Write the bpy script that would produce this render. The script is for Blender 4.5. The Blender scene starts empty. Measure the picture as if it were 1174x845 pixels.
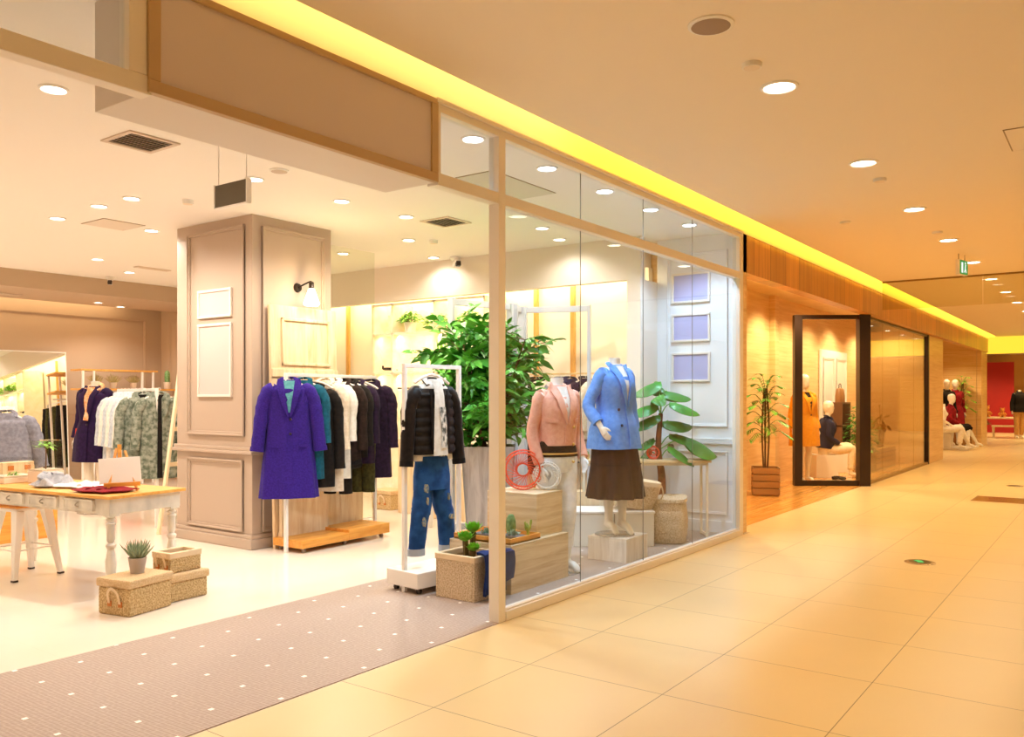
import bpy, bmesh, math, random
from mathutils import Vector, Matrix, Euler
random.seed(7)
C = bpy.context.scene
COL = C.collection
PI = math.pi

# ------------------------------------------------------------------ camera
YAW = math.atan2(699, 965)
cam = bpy.data.cameras.new('camera'); camo = bpy.data.objects.new('camera', cam); COL.objects.link(camo)
camo.location = (0, 0, 1.5); camo.rotation_euler = (PI/2, 0, YAW - PI/2)
cam.sensor_width = 36; cam.lens = 965/1174*36; cam.shift_y = 32.5/1174; cam.clip_end = 200
C.camera = camo
FX, FY, RX, RY = math.cos(YAW), math.sin(YAW), math.sin(YAW), -math.cos(YAW)
def ray(px, py):
    u = (px-587)/965; v = (455-py)/965
    return Vector((FX+u*RX, FY+u*RY, v))
def atZ(px, py, z=0.0):          # point at height z seen at that picture position
    d = ray(px, py); return d*((z-1.5)/d.z) + Vector((0, 0, 1.5))
def atX(px, py, x):
    d = ray(px, py); return d*(x/d.x) + Vector((0, 0, 1.5))
def atY(px, py, y):
    d = ray(px, py); return d*(y/d.y) + Vector((0, 0, 1.5))

# ------------------------------------------------------------------ materials
def lin(c):
    if isinstance(c, str):
        c = [int(c[i:i+2], 16)/255 for i in (0, 2, 4)]
    return tuple((x/12.92 if x <= .04045 else ((x+.055)/1.055)**2.4) for x in c) + (1,)
MATS = {}
def base(name):
    m = bpy.data.materials.new(name); m.use_nodes = True
    nt = m.node_tree; b = nt.nodes['Principled BSDF']
    return m, nt, b
def N(nt, t, **kw):
    n = nt.nodes.new(t)
    for k, v in kw.items():
        if k in n.inputs: n.inputs[k].default_value = v
        else: setattr(n, k, v)
    return n
def M(name, rgb, rough=.5, metal=0, bump=0, bs=60, var=0, vs=8, rgb2=None, spec=.5, coord='Object', stretch=None, sheen=0):
    if name in MATS: return MATS[name]
    m, nt, b = base(name); L = nt.links.new
    b.inputs['Base Color'].default_value = lin(rgb); b.inputs['Roughness'].default_value = rough
    b.inputs['Metallic'].default_value = metal; b.inputs['Specular IOR Level'].default_value = spec
    if sheen: b.inputs['Sheen Weight'].default_value = sheen
    tc = N(nt, 'ShaderNodeTexCoord'); mp = N(nt, 'ShaderNodeMapping'); L(tc.outputs[coord], mp.inputs['Vector'])
    if stretch: mp.inputs['Scale'].default_value = stretch
    if rgb2 or var:
        n = N(nt, 'ShaderNodeTexNoise', Scale=vs, Detail=4.0); L(mp.outputs[0], n.inputs['Vector'])
        r = N(nt, 'ShaderNodeValToRGB'); r.color_ramp.elements[0].position = .38; r.color_ramp.elements[1].position = .62
        c = lin(rgb); c2 = lin(rgb2) if rgb2 else tuple(x*(1-var) for x in c[:3]) + (1,)
        r.color_ramp.elements[0].color = c2; r.color_ramp.elements[1].color = c
        L(n.outputs['Fac'], r.inputs[0]); L(r.outputs[0], b.inputs['Base Color'])
    if bump:
        n2 = N(nt, 'ShaderNodeTexNoise', Scale=bs, Detail=3.0); L(mp.outputs[0], n2.inputs['Vector'])
        bp = N(nt, 'ShaderNodeBump', Strength=bump, Distance=.01); L(n2.outputs['Fac'], bp.inputs['Height']); L(bp.outputs[0], b.inputs['Normal'])
    MATS[name] = m; return m
def EM(name, rgb, s):
    if name in MATS: return MATS[name]
    m, nt, b = base(name); b.inputs['Base Color'].default_value = (0, 0, 0, 1)
    b.inputs['Emission Color'].default_value = lin(rgb); b.inputs['Emission Strength'].default_value = s
    MATS[name] = m; return m
def WOOD(name, c1, c2, rough=.45, stretch=(1, 1, 14), vs=2.2, plank=None, fine=.5):
    """grain runs along the axis with the smallest stretch; plank = (axis, width)"""
    if name in MATS: return MATS[name]
    m, nt, b = base(name); L = nt.links.new
    tc = N(nt, 'ShaderNodeTexCoord'); mp = N(nt, 'ShaderNodeMapping'); mp.inputs['Scale'].default_value = stretch
    L(tc.outputs['Object'], mp.inputs['Vector'])
    n = N(nt, 'ShaderNodeTexNoise', Scale=vs, Detail=8.0, Distortion=.6); n.inputs['Roughness'].default_value = .65
    L(mp.outputs[0], n.inputs['Vector'])
    r = N(nt, 'ShaderNodeValToRGB'); r.color_ramp.elements[0].position = .32; r.color_ramp.elements[1].position = .62
    r.color_ramp.elements[0].color = lin(c2); r.color_ramp.elements[1].color = lin(c1)
    L(n.outputs['Fac'], r.inputs[0]); out = r.outputs[0]
    if plank:
        sp = N(nt, 'ShaderNodeSeparateXYZ'); L(tc.outputs['Object'], sp.inputs[0])
        mt = N(nt, 'ShaderNodeMath', operation='DIVIDE'); L(sp.outputs[plank[0]], mt.inputs[0]); mt.inputs[1].default_value = plank[1]
        fl = N(nt, 'ShaderNodeMath', operation='FLOOR'); L(mt.outputs[0], fl.inputs[0])
        wn = N(nt, 'ShaderNodeTexWhiteNoise', noise_dimensions='1D'); L(fl.outputs[0], wn.inputs['W'])
        fr = N(nt, 'ShaderNodeMath', operation='FRACT'); L(mt.outputs[0], fr.inputs[0])
        gt = N(nt, 'ShaderNodeMath', operation='LESS_THAN'); L(fr.outputs[0], gt.inputs[0]); gt.inputs[1].default_value = .025
        mr = N(nt, 'ShaderNodeMapRange'); L(wn.outputs['Value'], mr.inputs[0]); mr.inputs[3].default_value = .78; mr.inputs[4].default_value = 1.08
        sb = N(nt, 'ShaderNodeMath', operation='MULTIPLY_ADD'); L(gt.outputs[0], sb.inputs[0]); sb.inputs[1].default_value = -.35; L(mr.outputs[0], sb.inputs[2])
        mx = N(nt, 'ShaderNodeVectorMath', operation='SCALE'); L(out, mx.inputs[0]); L(sb.outputs[0], mx.inputs['Scale']); out = mx.outputs[0]
    L(out, b.inputs['Base Color']); b.inputs['Roughness'].default_value = rough
    bp = N(nt, 'ShaderNodeBump', Strength=.12*fine, Distance=.01); L(n.outputs['Fac'], bp.inputs['Height']); L(bp.outputs[0], b.inputs['Normal'])
    MATS[name] = m; return m
def GLASS(name, tint=(1, 1, 1), refl=1.0):
    m = bpy.data.materials.new(name); m.use_nodes = True; nt = m.node_tree; nt.nodes.clear(); L = nt.links.new
    o = N(nt, 'ShaderNodeOutputMaterial'); t = N(nt, 'ShaderNodeBsdfTransparent'); t.inputs[0].default_value = tint + (1,)
    g = N(nt, 'ShaderNodeBsdfGlossy', Roughness=.0); lw = N(nt, 'ShaderNodeLayerWeight', Blend=.5)
    pw = N(nt, 'ShaderNodeMath', operation='POWER'); L(lw.outputs['Facing'], pw.inputs[0]); pw.inputs[1].default_value = 5
    mu = N(nt, 'ShaderNodeMath', operation='MULTIPLY_ADD'); mu.inputs[1].default_value = .9*refl; mu.inputs[2].default_value = .03*refl; L(pw.outputs[0], mu.inputs[0])
    mx = N(nt, 'ShaderNodeMixShader'); L(mu.outputs[0], mx.inputs[0]); L(t.outputs[0], mx.inputs[1]); L(g.outputs[0], mx.inputs[2]); L(mx.outputs[0], o.inputs[0])
    MATS[name] = m; return m
def TILE(name, c, cm, rough, bx, by, ox, oy, mort=.006, var=.04):
    m, nt, b = base(name); L = nt.links.new
    tc = N(nt, 'ShaderNodeTexCoord'); mp = N(nt, 'ShaderNodeMapping'); mp.inputs['Location'].default_value = (ox, oy, 0); L(tc.outputs['Object'], mp.inputs['Vector'])
    br = N(nt, 'ShaderNodeTexBrick'); br.offset = 0; br.squash = 1; L(mp.outputs[0], br.inputs['Vector'])
    c = lin(c); br.inputs['Color1'].default_value = c; br.inputs['Color2'].default_value = tuple(x*(1-var) for x in c[:3]) + (1,)
    br.inputs['Mortar'].default_value = lin(cm); br.inputs['Scale'].default_value = 1; br.inputs['Mortar Size'].default_value = mort/2; br.inputs['Mortar Smooth'].default_value = .1
    br.inputs['Brick Width'].default_value = bx; br.inputs['Row Height'].default_value = by
    n = N(nt, 'ShaderNodeTexNoise', Scale=1.3, Detail=3.0); L(tc.outputs['Object'], n.inputs['Vector'])
    mr = N(nt, 'ShaderNodeMapRange'); L(n.outputs['Fac'], mr.inputs[0]); mr.inputs[3].default_value = .93; mr.inputs[4].default_value = 1.05
    sc = N(nt, 'ShaderNodeVectorMath', operation='SCALE'); L(br.outputs['Color'], sc.inputs[0]); L(mr.outputs[0], sc.inputs['Scale']); L(sc.outputs[0], b.inputs['Base Color'])
    b.inputs['Roughness'].default_value = rough
    MATS[name] = m; return m

# ------------------------------------------------------------------ mesh building
def cr(pts, k=4):
    """Catmull-Rom resample of tuples of any width"""
    out = []; n = len(pts)
    for i in range(n-1):
        p0 = pts[max(i-1, 0)]; p1 = pts[i]; p2 = pts[i+1]; p3 = pts[min(i+2, n-1)]
        for j in range(k):
            t = j/k
            out.append(tuple(.5*((2*b)+(-a+c)*t+(2*a-5*b+4*c-d)*t*t+(-a+3*b-3*c+d)*t**3) for a, b, c, d in zip(p0, p1, p2, p3)))
    out.append(tuple(pts[-1])); return out
class MB:
    def __init__(s): s.v = []; s.f = []
    def box(s, x0, x1, y0, y1, z0, z1):
        b = len(s.v)
        for z in (z0, z1):
            s.v += [(x0, y0, z), (x1, y0, z), (x1, y1, z), (x0, y1, z)]
        s.f += [tuple(b+i for i in q) for q in ((3, 2, 1, 0), (4, 5, 6, 7), (0, 1, 5, 4), (1, 2, 6, 5), (2, 3, 7, 6), (3, 0, 4, 7))]
        return s
    def obox(s, c, sz, rz=0, rx=0, ry=0):
        b = len(s.v); s.box(-sz[0]/2, sz[0]/2, -sz[1]/2, sz[1]/2, -sz[2]/2, sz[2]/2)
        mt = Matrix.Translation(c) @ Euler((rx, ry, rz)).to_matrix().to_4x4()
        for i in range(b, len(s.v)): s.v[i] = tuple(mt @ Vector(s.v[i]))
        return s
    def bar(s, a, b, w, h=None, up=(0, 0, 1)):
        h = h or w; a = Vector(a); b = Vector(b); t = (b-a).normalized(); u = Vector(up)
        if abs(t.dot(u)) > .98: u = Vector((1, 0, 0))
        x = t.cross(u).normalized(); y = x.cross(t); n = len(s.v)
        for p in (a, b):
            for i, j in ((-1, -1), (1, -1), (1, 1), (-1, 1)): s.v.append(tuple(p+x*i*w/2+y*j*h/2))
        s.f += [tuple(n+i for i in q) for q in ((0, 1, 2, 3), (7, 6, 5, 4), (0, 4, 5, 1), (1, 5, 6, 2), (2, 6, 7, 3), (3, 7, 4, 0))]
        return s
    def sweep(s, pts, rad, n=12, ref=(1, 0, 0), cap=True, fold=0, fk=5, fp=0, ex=2.0):
        """pts list of 3-vectors, rad list of r or (rx, ry)"""
        P = [Vector(p) for p in pts]; rings = []; m = len(P)
        for i, p in enumerate(P):
            t = (P[min(i+1, m-1)]-P[max(i-1, 0)]).normalized(); r = Vector(ref)
            if abs(t.dot(r)) > .95: r = Vector((0, 0, 1)) if abs(t.z) < .9 else Vector((0, 1, 0))
            x = (r-t*t.dot(r)).normalized(); y = t.cross(x)
            rr = rad[i] if isinstance(rad, list) else rad
            rx, ry = rr if isinstance(rr, (tuple, list)) else (rr, rr)
            b = len(s.v); fo = fold[i] if isinstance(fold, (list, tuple)) else fold
            for k in range(n):
                a = 2*PI*k/n; ca, sa = math.cos(a), math.sin(a)
                if ex != 2.0: ca, sa = math.copysign(abs(ca)**(2/ex), ca), math.copysign(abs(sa)**(2/ex), sa)
                q = 1+fo*math.sin(fk*a+fp+i*.05)
                s.v.append(tuple(p+x*ca*rx*(1+(q-1)*.5)+y*sa*ry*q))
            rings.append(b)
        for a, b in zip(rings, rings[1:]):
            for k in range(n):
                s.f.append((a+k, a+(k+1) % n, b+(k+1) % n, b+k))
        if cap:
            s.f.append(tuple(rings[0]+k for k in reversed(range(n)))); s.f.append(tuple(rings[-1]+k for k in range(n)))
        return s
    def lathe(s, prof, c=(0, 0, 0), n=24, cap=True):
        """prof: list of (r, z)"""
        b0 = len(s.v); m = len(prof)
        for r, z in prof:
            for k in range(n):
                a = 2*PI*k/n; s.v.append((c[0]+max(r, 1e-4)*math.cos(a), c[1]+max(r, 1e-4)*math.sin(a), c[2]+z))
        for i in range(m-1):
            for k in range(n):
                s.f.append((b0+i*n+k, b0+i*n+(k+1) % n, b0+(i+1)*n+(k+1) % n, b0+(i+1)*n+k))
        if cap:
            s.f.append(tuple(b0+k for k in reversed(range(n)))); s.f.append(tuple(b0+(m-1)*n+k for k in range(n)))
        return s
    def prism(s, poly, z0, z1):
        """poly: list of xy, counter-clockwise"""
        b = len(s.v); n = len(poly)
        s.v += [(x, y, z0) for x, y in poly] + [(x, y, z1) for x, y in poly]
        s.f.append(tuple(b+k for k in reversed(range(n)))); s.f.append(tuple(b+n+k for k in range(n)))
        for k in range(n): s.f.append((b+k, b+(k+1) % n, b+n+(k+1) % n, b+n+k))
        return s
    def grid(s, G, th=0):
        """G rows of points; th = thickness along +normal (averaged per point)"""
        R, Cn = len(G), len(G[0]); b = len(s.v)
        for row in G: s.v += [tuple(p) for p in row]
        for i in range(R-1):
            for j in range(Cn-1):
                s.f.append((b+i*Cn+j, b+i*Cn+j+1, b+(i+1)*Cn+j+1, b+(i+1)*Cn+j))
        if th:
            b2 = len(s.v)
            for i in range(R):
                for j in range(Cn):
                    dx = Vector(G[i][min(j+1, Cn-1)])-Vector(G[i][max(j-1, 0)]); dy = Vector(G[min(i+1, R-1)][j])-Vector(G[max(i-1, 0)][j])
                    nn = dx.cross(dy); nn = nn.normalized() if nn.length > 1e-9 else Vector((0, 0, 1))
                    s.v.append(tuple(Vector(G[i][j])-nn*th))
            for i in range(R-1):
                for j in range(Cn-1):
                    s.f.append((b2+(i+1)*Cn+j, b2+(i+1)*Cn+j+1, b2+i*Cn+j+1, b2+i*Cn+j))
            ed = [(0, j) for j in range(Cn)] + [(i, Cn-1) for i in range(1, R)] + [(R-1, j) for j in range(Cn-2, -1, -1)] + [(i, 0) for i in range(R-2, 0, -1)]
            for (i, j), (k, l) in zip(ed, ed[1:]+ed[:1]):
                s.f.append((b+k*Cn+l, b+i*Cn+j, b2+i*Cn+j, b2+k*Cn+l))
        return s
    def ball(s, c, r, n=10, sz=1.0):
        pr = [(r*math.sin(PI*i/n), -r*sz*math.cos(PI*i/n)) for i in range(n+1)]
        return s.lathe(pr, c, n=max(8, n+2), cap=False)
    def leaf(s, p, d, l, w, droop=.3, fold=.25, seg=4, roll=0):
        """pointed leaf with a folded midrib"""
        p = Vector(p); d = Vector(d).normalized(); up = Vector((0, 0, 1))
        if abs(d.z) > .95: up = Vector((1, 0, 0))
        x = d.cross(up).normalized(); x = Matrix.Rotation(roll, 3, d) @ x; nrm = x.cross(d).normalized()
        b = len(s.v)
        for i in range(seg+1):
            t = i/seg; q = p+d*(l*t)-nrm*(droop*l*t*t); ww = w*.5*math.sin(PI*min(1, t**.75))+.0005
            s.v += [tuple(q-x*ww+nrm*fold*ww), tuple(q), tuple(q+x*ww+nrm*fold*ww)]
        for i in range(seg):
            k = b+i*3; s.f += [(k, k+1, k+4, k+3), (k+1, k+2, k+5, k+4)]
        return s
    def rot(s, mt):
        s.v = [tuple(mt @ Vector(v)) for v in s.v]; return s
    def build(s, name, mat, parent=None, smooth=False, bevel=0, loc=None, rz=None, sub=0, angle=40):
        me = bpy.data.meshes.new(name); me.from_pydata(s.v, [], s.f); me.update()
        me.materials.append(mat)
        o = bpy.data.objects.new(name, me); COL.objects.link(o)
        if smooth:
            bm = bmesh.new(); bm.from_mesh(me); bmesh.ops.recalc_face_normals(bm, faces=bm.faces)
            for f in bm.faces: f.smooth = True
            for e in bm.edges:
                if len(e.link_faces) == 2 and e.calc_face_angle(0) > math.radians(angle): e.smooth = False
            bm.to_mesh(me); bm.free()
        if bevel:
            md = o.modifiers.new('bevel', 'BEVEL'); md.width = bevel; md.segments = 2; md.limit_method = 'ANGLE'
        if sub:
            md = o.modifiers.new('sub', 'SUBSURF'); md.levels = sub; md.render_levels = sub
        if parent: o.parent = parent
        if loc is not None: o.location = loc
        if rz is not None: o.rotation_euler = (0, 0, rz)
        return o
def tag(o, label, cat, group=None):
    o['label'] = label; o['category'] = cat
    if group: o['group'] = group
    return o
def thing(name, label, cat, loc=(0, 0, 0), rz=0, group=None, sc=1):
    o = bpy.data.objects.new(name, None); COL.objects.link(o); o.empty_display_size = .1
    o.location = loc; o.rotation_euler = (0, 0, rz); o.scale = (sc, sc, sc)
    return tag(o, label, cat, group)
def struct(o): o['kind'] = 'structure'; return o
def copy_thing(o, loc, label, rz=None, parent=None):
    c = o.copy(); COL.objects.link(c); c.location = loc; c['label'] = label
    if rz is not None: c.rotation_euler = (0, 0, rz)
    for ch in list(o.children):
        d = ch.copy(); COL.objects.link(d); d.parent = c
        for g in ch.children:
            e = g.copy(); COL.objects.link(e); e.parent = d
    return c
def spot(loc, e, col, size=2.6, r=.06, aim=None, blend=.6):
    l = bpy.data.lights.new('downlight_lamp', 'SPOT'); l.energy = e; l.color = col; l.spot_size = size; l.spot_blend = blend; l.shadow_soft_size = r
    o = bpy.data.objects.new('downlight_lamp', l); COL.objects.link(o); o.location = loc
    if aim: o.rotation_euler = (Vector(aim)-Vector(loc)).to_track_quat('-Z', 'Y').to_euler()
    return o
def area(loc, e, col, sx, sy, aim):
    l = bpy.data.lights.new('cove_lamp', 'AREA'); l.shape = 'RECTANGLE'; l.size = sx; l.size_y = sy; l.energy = e; l.color = col
    o = bpy.data.objects.new('cove_lamp', l); COL.objects.link(o); o.location = loc
    o.rotation_euler = Euler(aim) if len(aim) == 3 else aim
    return o
# ------------------------------------------------------------------ palette
WHITE = M('white_paint', 'F2EDE6', .5); FRAME = M('white_frame', 'EDE6DC', .4)
WALLC = M('wall_cream', 'EFE4D6', .6); TAUPE = M('taupe_paint', 'BEAA98', .55); TAUPE_W = M('taupe_wall', 'C0A88E', .6)
CEIL = M('ceiling_white', 'F6F0E8', .7); CEILM = M('mall_ceiling_paint', 'F0E4D2', .7)
METALW = M('white_metal', 'F4F1EC', .3); BLACKM = M('black_metal', '2A1A12', .35); DARKM = M('dark_metal', '3A3028', .35, .6)
PINE = WOOD('pine', 'F3DDB8', 'DDBB8A', .5, (9, 9, .9), 2.0); PINEH = WOOD('pine_cross', 'EEDCBC', 'C9AA7A', .5, (1.0, 1.0, 12), 1.6)
PLY = WOOD('whitewashed', 'EFE6DA', 'D6C8B6', .55, (10, 10, 1), 2.0)
ORANGEW = WOOD('honey_wood', 'F0AE52', 'D58A30', .4, (1, 10, 10), 1.8); TOPW = WOOD('honey_top', 'F0B862', 'D8953C', .35, (10, 1, 10), 1.8)
VENEER = WOOD('travertine_veneer', 'ECCB94', 'D9B072', .35, (.6, .6, 16), 1.6); VENV = WOOD('vertical_veneer', 'DA9C46', 'B67A2A', .35, (14, 14, .5), 1.2, plank=(0, .55))
WFLOOR = WOOD('amber_floorboards', 'F2B868', 'D4903E', .16, (1, 14, 1), 1.5, plank=(1, .12))
GREYW = WOOD('grey_weathered_wood', 'B8ACA0', '8E8278', .6, (8, 8, .8), 1.6)
BOXG = GLASS('clear_glass', (.985, .99, .985)); PANEG = GLASS('pane_glass', (.925, .955, .98), .9); SHOPG = GLASS('shop_pane_glass', (.9, .86, .74), 1.0); SMOKEG = GLASS('smoke_curtain_glass', (.9, .88, .74), 1.2)
GREEN = M('leaf_green', '6CBC40', .42, rgb2='418C2A', vs=5); GREEND = M('leaf_dark', '2F7A24', .4, rgb2='1E5218', vs=4); GREENL = M('leaf_bright', '98D444', .45, rgb2='6CB434', vs=6)
STEM = M('stem_brown', '6A4E32', .7); SOIL = M('soil', '4A3826', .9)
LENS = EM('lamp_lens', 'FFF6E0', 14); LENSC = EM('lamp_lens_cool', 'F2F8FF', 16)
WICK = M('woven_seagrass', 'E2C796', .8, bump=1.0, bs=110, rgb2='B6925A', vs=80); CANVAS = M('canvas_trim', 'E6CDA8', .8, bump=.2, bs=200)
STONE = M('sand_basket', 'E6D2B4', .8, bump=.9, bs=120, rgb2='C0A47C', vs=90); LEATHER = M('tan_leather', 'C9762E', .5)
MANQ = M('mannequin_ivory', 'F2E6D2', .35); MANW = M('mannequin_white', 'F4F2EE', .3)

# ------------------------------------------------------------------ shell
def s_box(name, mat, *b, bevel=0, parent=None):
    o = MB().box(*b).build(name, mat, parent, bevel=bevel)
    if parent is None: struct(o)
    return o
FLOORM = TILE('mall_floor_tile', 'E8D2A2', '8C7850', .28, .81, .815, .17-.81*5, -.245, mort=.005)
FLOORS = TILE('shop_floor_tile', 'F3E8D8', 'EADCC8', .1, .8, .8, 0, 0, mort=.002, var=.01)
s_box('floor', FLOORM, -6, 48, -4.2, 3.33, -.12, 0)
s_box('floor_shop', FLOORS, -2.5, 9.1, 3.33, 15, -.12, -.001)
s_box('floor_entry', WFLOOR, 9.1, 22.6, 3.53, 9, -.12, 0)
s_box('floor_entry_edge', FLOORM, 9.1, 22.6, 3.33, 3.53, -.12, 0)
s_box('floor_far', FLOORM, 22.6, 48, 3.33, 9, -.12, 0)
# speckled entrance mat, a lattice of small white squares
m, nt, b = base('entrance_mat_weave'); L = nt.links.new
tc = N(nt, 'ShaderNodeTexCoord'); sp = N(nt, 'ShaderNodeSeparateXYZ'); L(tc.outputs['Object'], sp.inputs[0])
def mth(op, a, bb=None, c=None):
    n = N(nt, 'ShaderNodeMath', operation=op)
    for i, q in enumerate((a, bb, c)):
        if q is None: continue
        if isinstance(q, (int, float)): n.inputs[i].default_value = q
        else: L(q, n.inputs[i])
    return n.outputs[0]
cx = mth('DIVIDE', mth('SUBTRACT', sp.outputs[0], 2.13), .289); col = mth('ROUND', cx); fx = mth('MULTIPLY', mth('SUBTRACT', cx, col), .289)
par = mth('MULTIPLY', mth('PINGPONG', col, 1.0), .162); off = mth('ADD', mth('MULTIPLY', col, .007), 4.59)
cy = mth('DIVIDE', mth('SUBTRACT', mth('SUBTRACT', sp.outputs[1], off), par), .307); fy = mth('MULTIPLY', mth('SUBTRACT', cy, mth('ROUND', cy)), .307)
dot = mth('LESS_THAN', mth('MAXIMUM', mth('ABSOLUTE', fx), mth('ABSOLUTE', fy)), .0125)
wv = N(nt, 'ShaderNodeTexVoronoi', Scale=45.0); L(tc.outputs['Object'], wv.inputs['Vector']); wv.inputs['Randomness'].default_value = .25
r = N(nt, 'ShaderNodeValToRGB'); L(wv.outputs['Distance'], r.inputs[0]); r.color_ramp.elements[0].color = lin('A08C80'); r.color_ramp.elements[1].color = lin('B8A698'); r.color_ramp.elements[0].position = .2; r.color_ramp.elements[1].position = .7
mx = N(nt, 'ShaderNodeMix', data_type='RGBA'); L(dot, mx.inputs[0]); L(r.outputs[0], mx.inputs[6]); mx.inputs[7].default_value = lin('FFFDF6'); L(mx.outputs[2], b.inputs['Base Color'])
b.inputs['Roughness'].default_value = .55; bp = N(nt, 'ShaderNodeBump', Strength=.3, Distance=.004); L(wv.outputs['Distance'], bp.inputs['Height']); L(bp.outputs[0], b.inputs['Normal'])
MATM = m
s_box('floor_mosaic', MATM, -2, 8.87, 3.34, 4.91, -.01, .004)
# ceilings
s_box('ceiling_shop', CEIL, -2.5, 9.1, 3.42, 12.6, 3.3, 3.4)
s_box('ceiling', CEILM, -6, 48, -4.2, 3.17, 3.38, 3.44)
s_box('ceiling_cove_top', CEILM, -6, 48, 3.1, 3.6, 3.78, 3.82)
s_box('ceiling_cove_back', CEILM, -6, 48, 2.9, 2.94, 3.44, 3.82)
s_box('ceiling_entry', VENEER, 9.0, 30, 3.55, 9, 3.24, 3.3)
# walls of the shop
COVEW = M('cove_wall_paint', 'F4EAD2', .6)
s_box('wall_cove', COVEW, -6, 8.93, 3.37, 3.42, 3.3, 3.8)
s_box('wall_cove_far', COVEW, 8.93, 38, 3.37, 3.42, 3.3, 3.8)
s_box('wall_back', TAUPE_W, -2.5, 9.1, 14.5, 14.6, 0, 3.4)
s_box('wall_back_upper', TAUPE_W, -2.5, 8.9, 12.6, 12.7, 3.05, 3.42)
s_box('ceiling_back', TAUPE_W, -2.5, 8.9, 12.7, 14.1, 3.05, 3.1)
s_box('ceiling_back_slot', CEIL, -2.5, 8.9, 12.7, 14.5, 3.4, 3.45)
s_box('wall_left', WALLC, -2.6, -2.5, 3.4, 14.6, 0, 3.4)
s_box('wall_right', M('display_wall_white', 'EEF0F2', .5), 8.87, 9.0, 3.42, 4.35, 0, 3.3)
s_box('wall_right_upper', WALLC, 8.45, 8.56, 4.35, 11.5, 2.82, 3.3)
s_box('ceiling_recess', WALLC, 8.56, 9.05, 4.52, 11.5, 3.02, 3.3)
s_box('wall_right_return', WALLC, 8.45, 9.0, 4.35, 4.52, 0, 2.82)
s_box('wall_recess_back', M('recess_cream', 'F8ECD6', .6), 8.95, 9.05, 4.5, 11.5, 0, 3.02)
s_box('wall_right_back', TAUPE_W, 8.87, 9.0, 11.5, 14.6, 0, 3.4)
s_box('wall_recess_end', WALLC, 8.45, 9.0, 11.4, 11.5, 0, 2.82)
# mouldings (thin mitred rectangles)
def ring(mb, ax, cst, a0, a1, z0, z1, w=.03, d=.022, out=-1):
    def bb(u0, u1, v0, v1, dd):
        lo, hi = (cst-dd, cst) if out < 0 else (cst, cst+dd)
        if ax == 'x': mb.box(lo, hi, u0, u1, v0, v1)
        else: mb.box(u0, u1, lo, hi, v0, v1)
    for ww, dd in ((w, d*.55), (w*.45, d)):
        bb(a0, a1, z0, z0+ww, dd); bb(a0, a1, z1-ww, z1, dd); bb(a0, a0+ww, z0+ww, z1-ww, dd); bb(a1-ww, a1, z0+ww, z1-ww, dd)
mb = MB(); ring(mb, 'x', 8.87, 3.5, 4.22, 1.17, 3.12); ring(mb, 'x', 8.87, 3.5, 4.22, .2, .9)
mb.box(8.84, 8.87, 3.42, 4.35, .98, 1.04).box(8.85, 8.87, 3.42, 4.35, 0, .13)
struct(mb.build('trim_1', MATS['display_wall_white'], bevel=.003))
mb = MB(); ring(mb, 'y', 14.5, 3.6, 8.55, 1.2, 2.9); ring(mb, 'x', 8.87, 12.9, 14.2, 1.2, 2.9)
struct(mb.build('trim_2', TAUPE_W, bevel=.003))
s_box('baseboard_back', TAUPE_W, -2.5, 8.87, 14.46, 14.5, 0, .14)
# column
colr = struct(thing('column', 'taupe panelled square column standing inside the shop', 'column', (0, 0, 0))); del colr['category']
MB().box(5.2, 6.22, 6.92, 8.2, 0, 3.3).build('shaft', TAUPE, colr, bevel=.006)
mb = MB().box(5.16, 6.26, 6.88, 8.24, 0, .1).box(5.175, 6.245, 6.895, 8.225, .1, .14); mb.build('plinth', TAUPE, colr, bevel=.008)
mb = MB().box(5.16, 6.26, 6.88, 8.24, .93, .965).box(5.175, 6.245, 6.895, 8.225, .965, 1.0); mb.build('chair_rail', TAUPE, colr, bevel=.006)
mb = MB(); ring(mb, 'x', 5.2, 7.03, 7.99, 1.11, 3.21, .04, .03); ring(mb, 'x', 5.2, 7.05, 7.99, .16, .87, .04, .03)
ring(mb, 'y', 6.92, 5.31, 6.12, 1.11, 3.2, .04, .03); ring(mb, 'y', 6.92, 5.31, 6.12, .16, .87, .04, .03)
mb.build('panel_moulding', TAUPE, colr, bevel=.004)
# glass partition beside the column
g = struct(thing('window_2', 'clear glass partition running right from column', 'window')); del g['category']
MB().box(6.26, 7.45, 7.5, 7.512, .0, 3.28).build('pane', GLASS('partition_glass', (.93, .95, .9), 1.0), g)
MB().box(6.26, 7.45, 7.49, 7.522, 0, .02).build('floor_channel', METALW, g)
# ------------------------------------------------------------------ shopfront
wf = struct(thing('window_1', 'white framed shop window with four tall glass panes', 'window')); del wf['category']
Y0, Y1 = 3.34, 3.42
MB().box(4.46, 4.535, Y0-.003, Y1+.003, 0, 3.302).build('mullion', FRAME, wf, bevel=.004)
MB().box(8.80, 8.9, Y0-.003, Y1+.003, 0, 3.302).build('mullion', FRAME, wf, bevel=.004)
MB().box(3.83, 8.87, Y0, Y1, 3.225, 3.3).box(3.83, 8.87, Y0-.02, Y0, 3.27, 3.3).build('top_rail', FRAME, wf, bevel=.004)
MB().box(3.86, 8.8, Y0, Y1, 2.78, 2.855).build('transom_rail', FRAME, wf, bevel=.004)
MB().box(4.535, 8.8, Y0-.01, Y1, 0, .065).box(4.535, 8.8, Y0+.01, Y1-.01, .065, .075).build('kick_rail', FRAME, wf, bevel=.004)
MB().box(3.845, 3.875, Y0-.003, Y1+.003, 2.778, 3.302).build('mullion', FRAME, wf, bevel=.004)
MB().box(-2.4, 2.0, Y0, Y1, 2.78, 2.86).build('transom_rail', FRAME, wf, bevel=.004)
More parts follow.
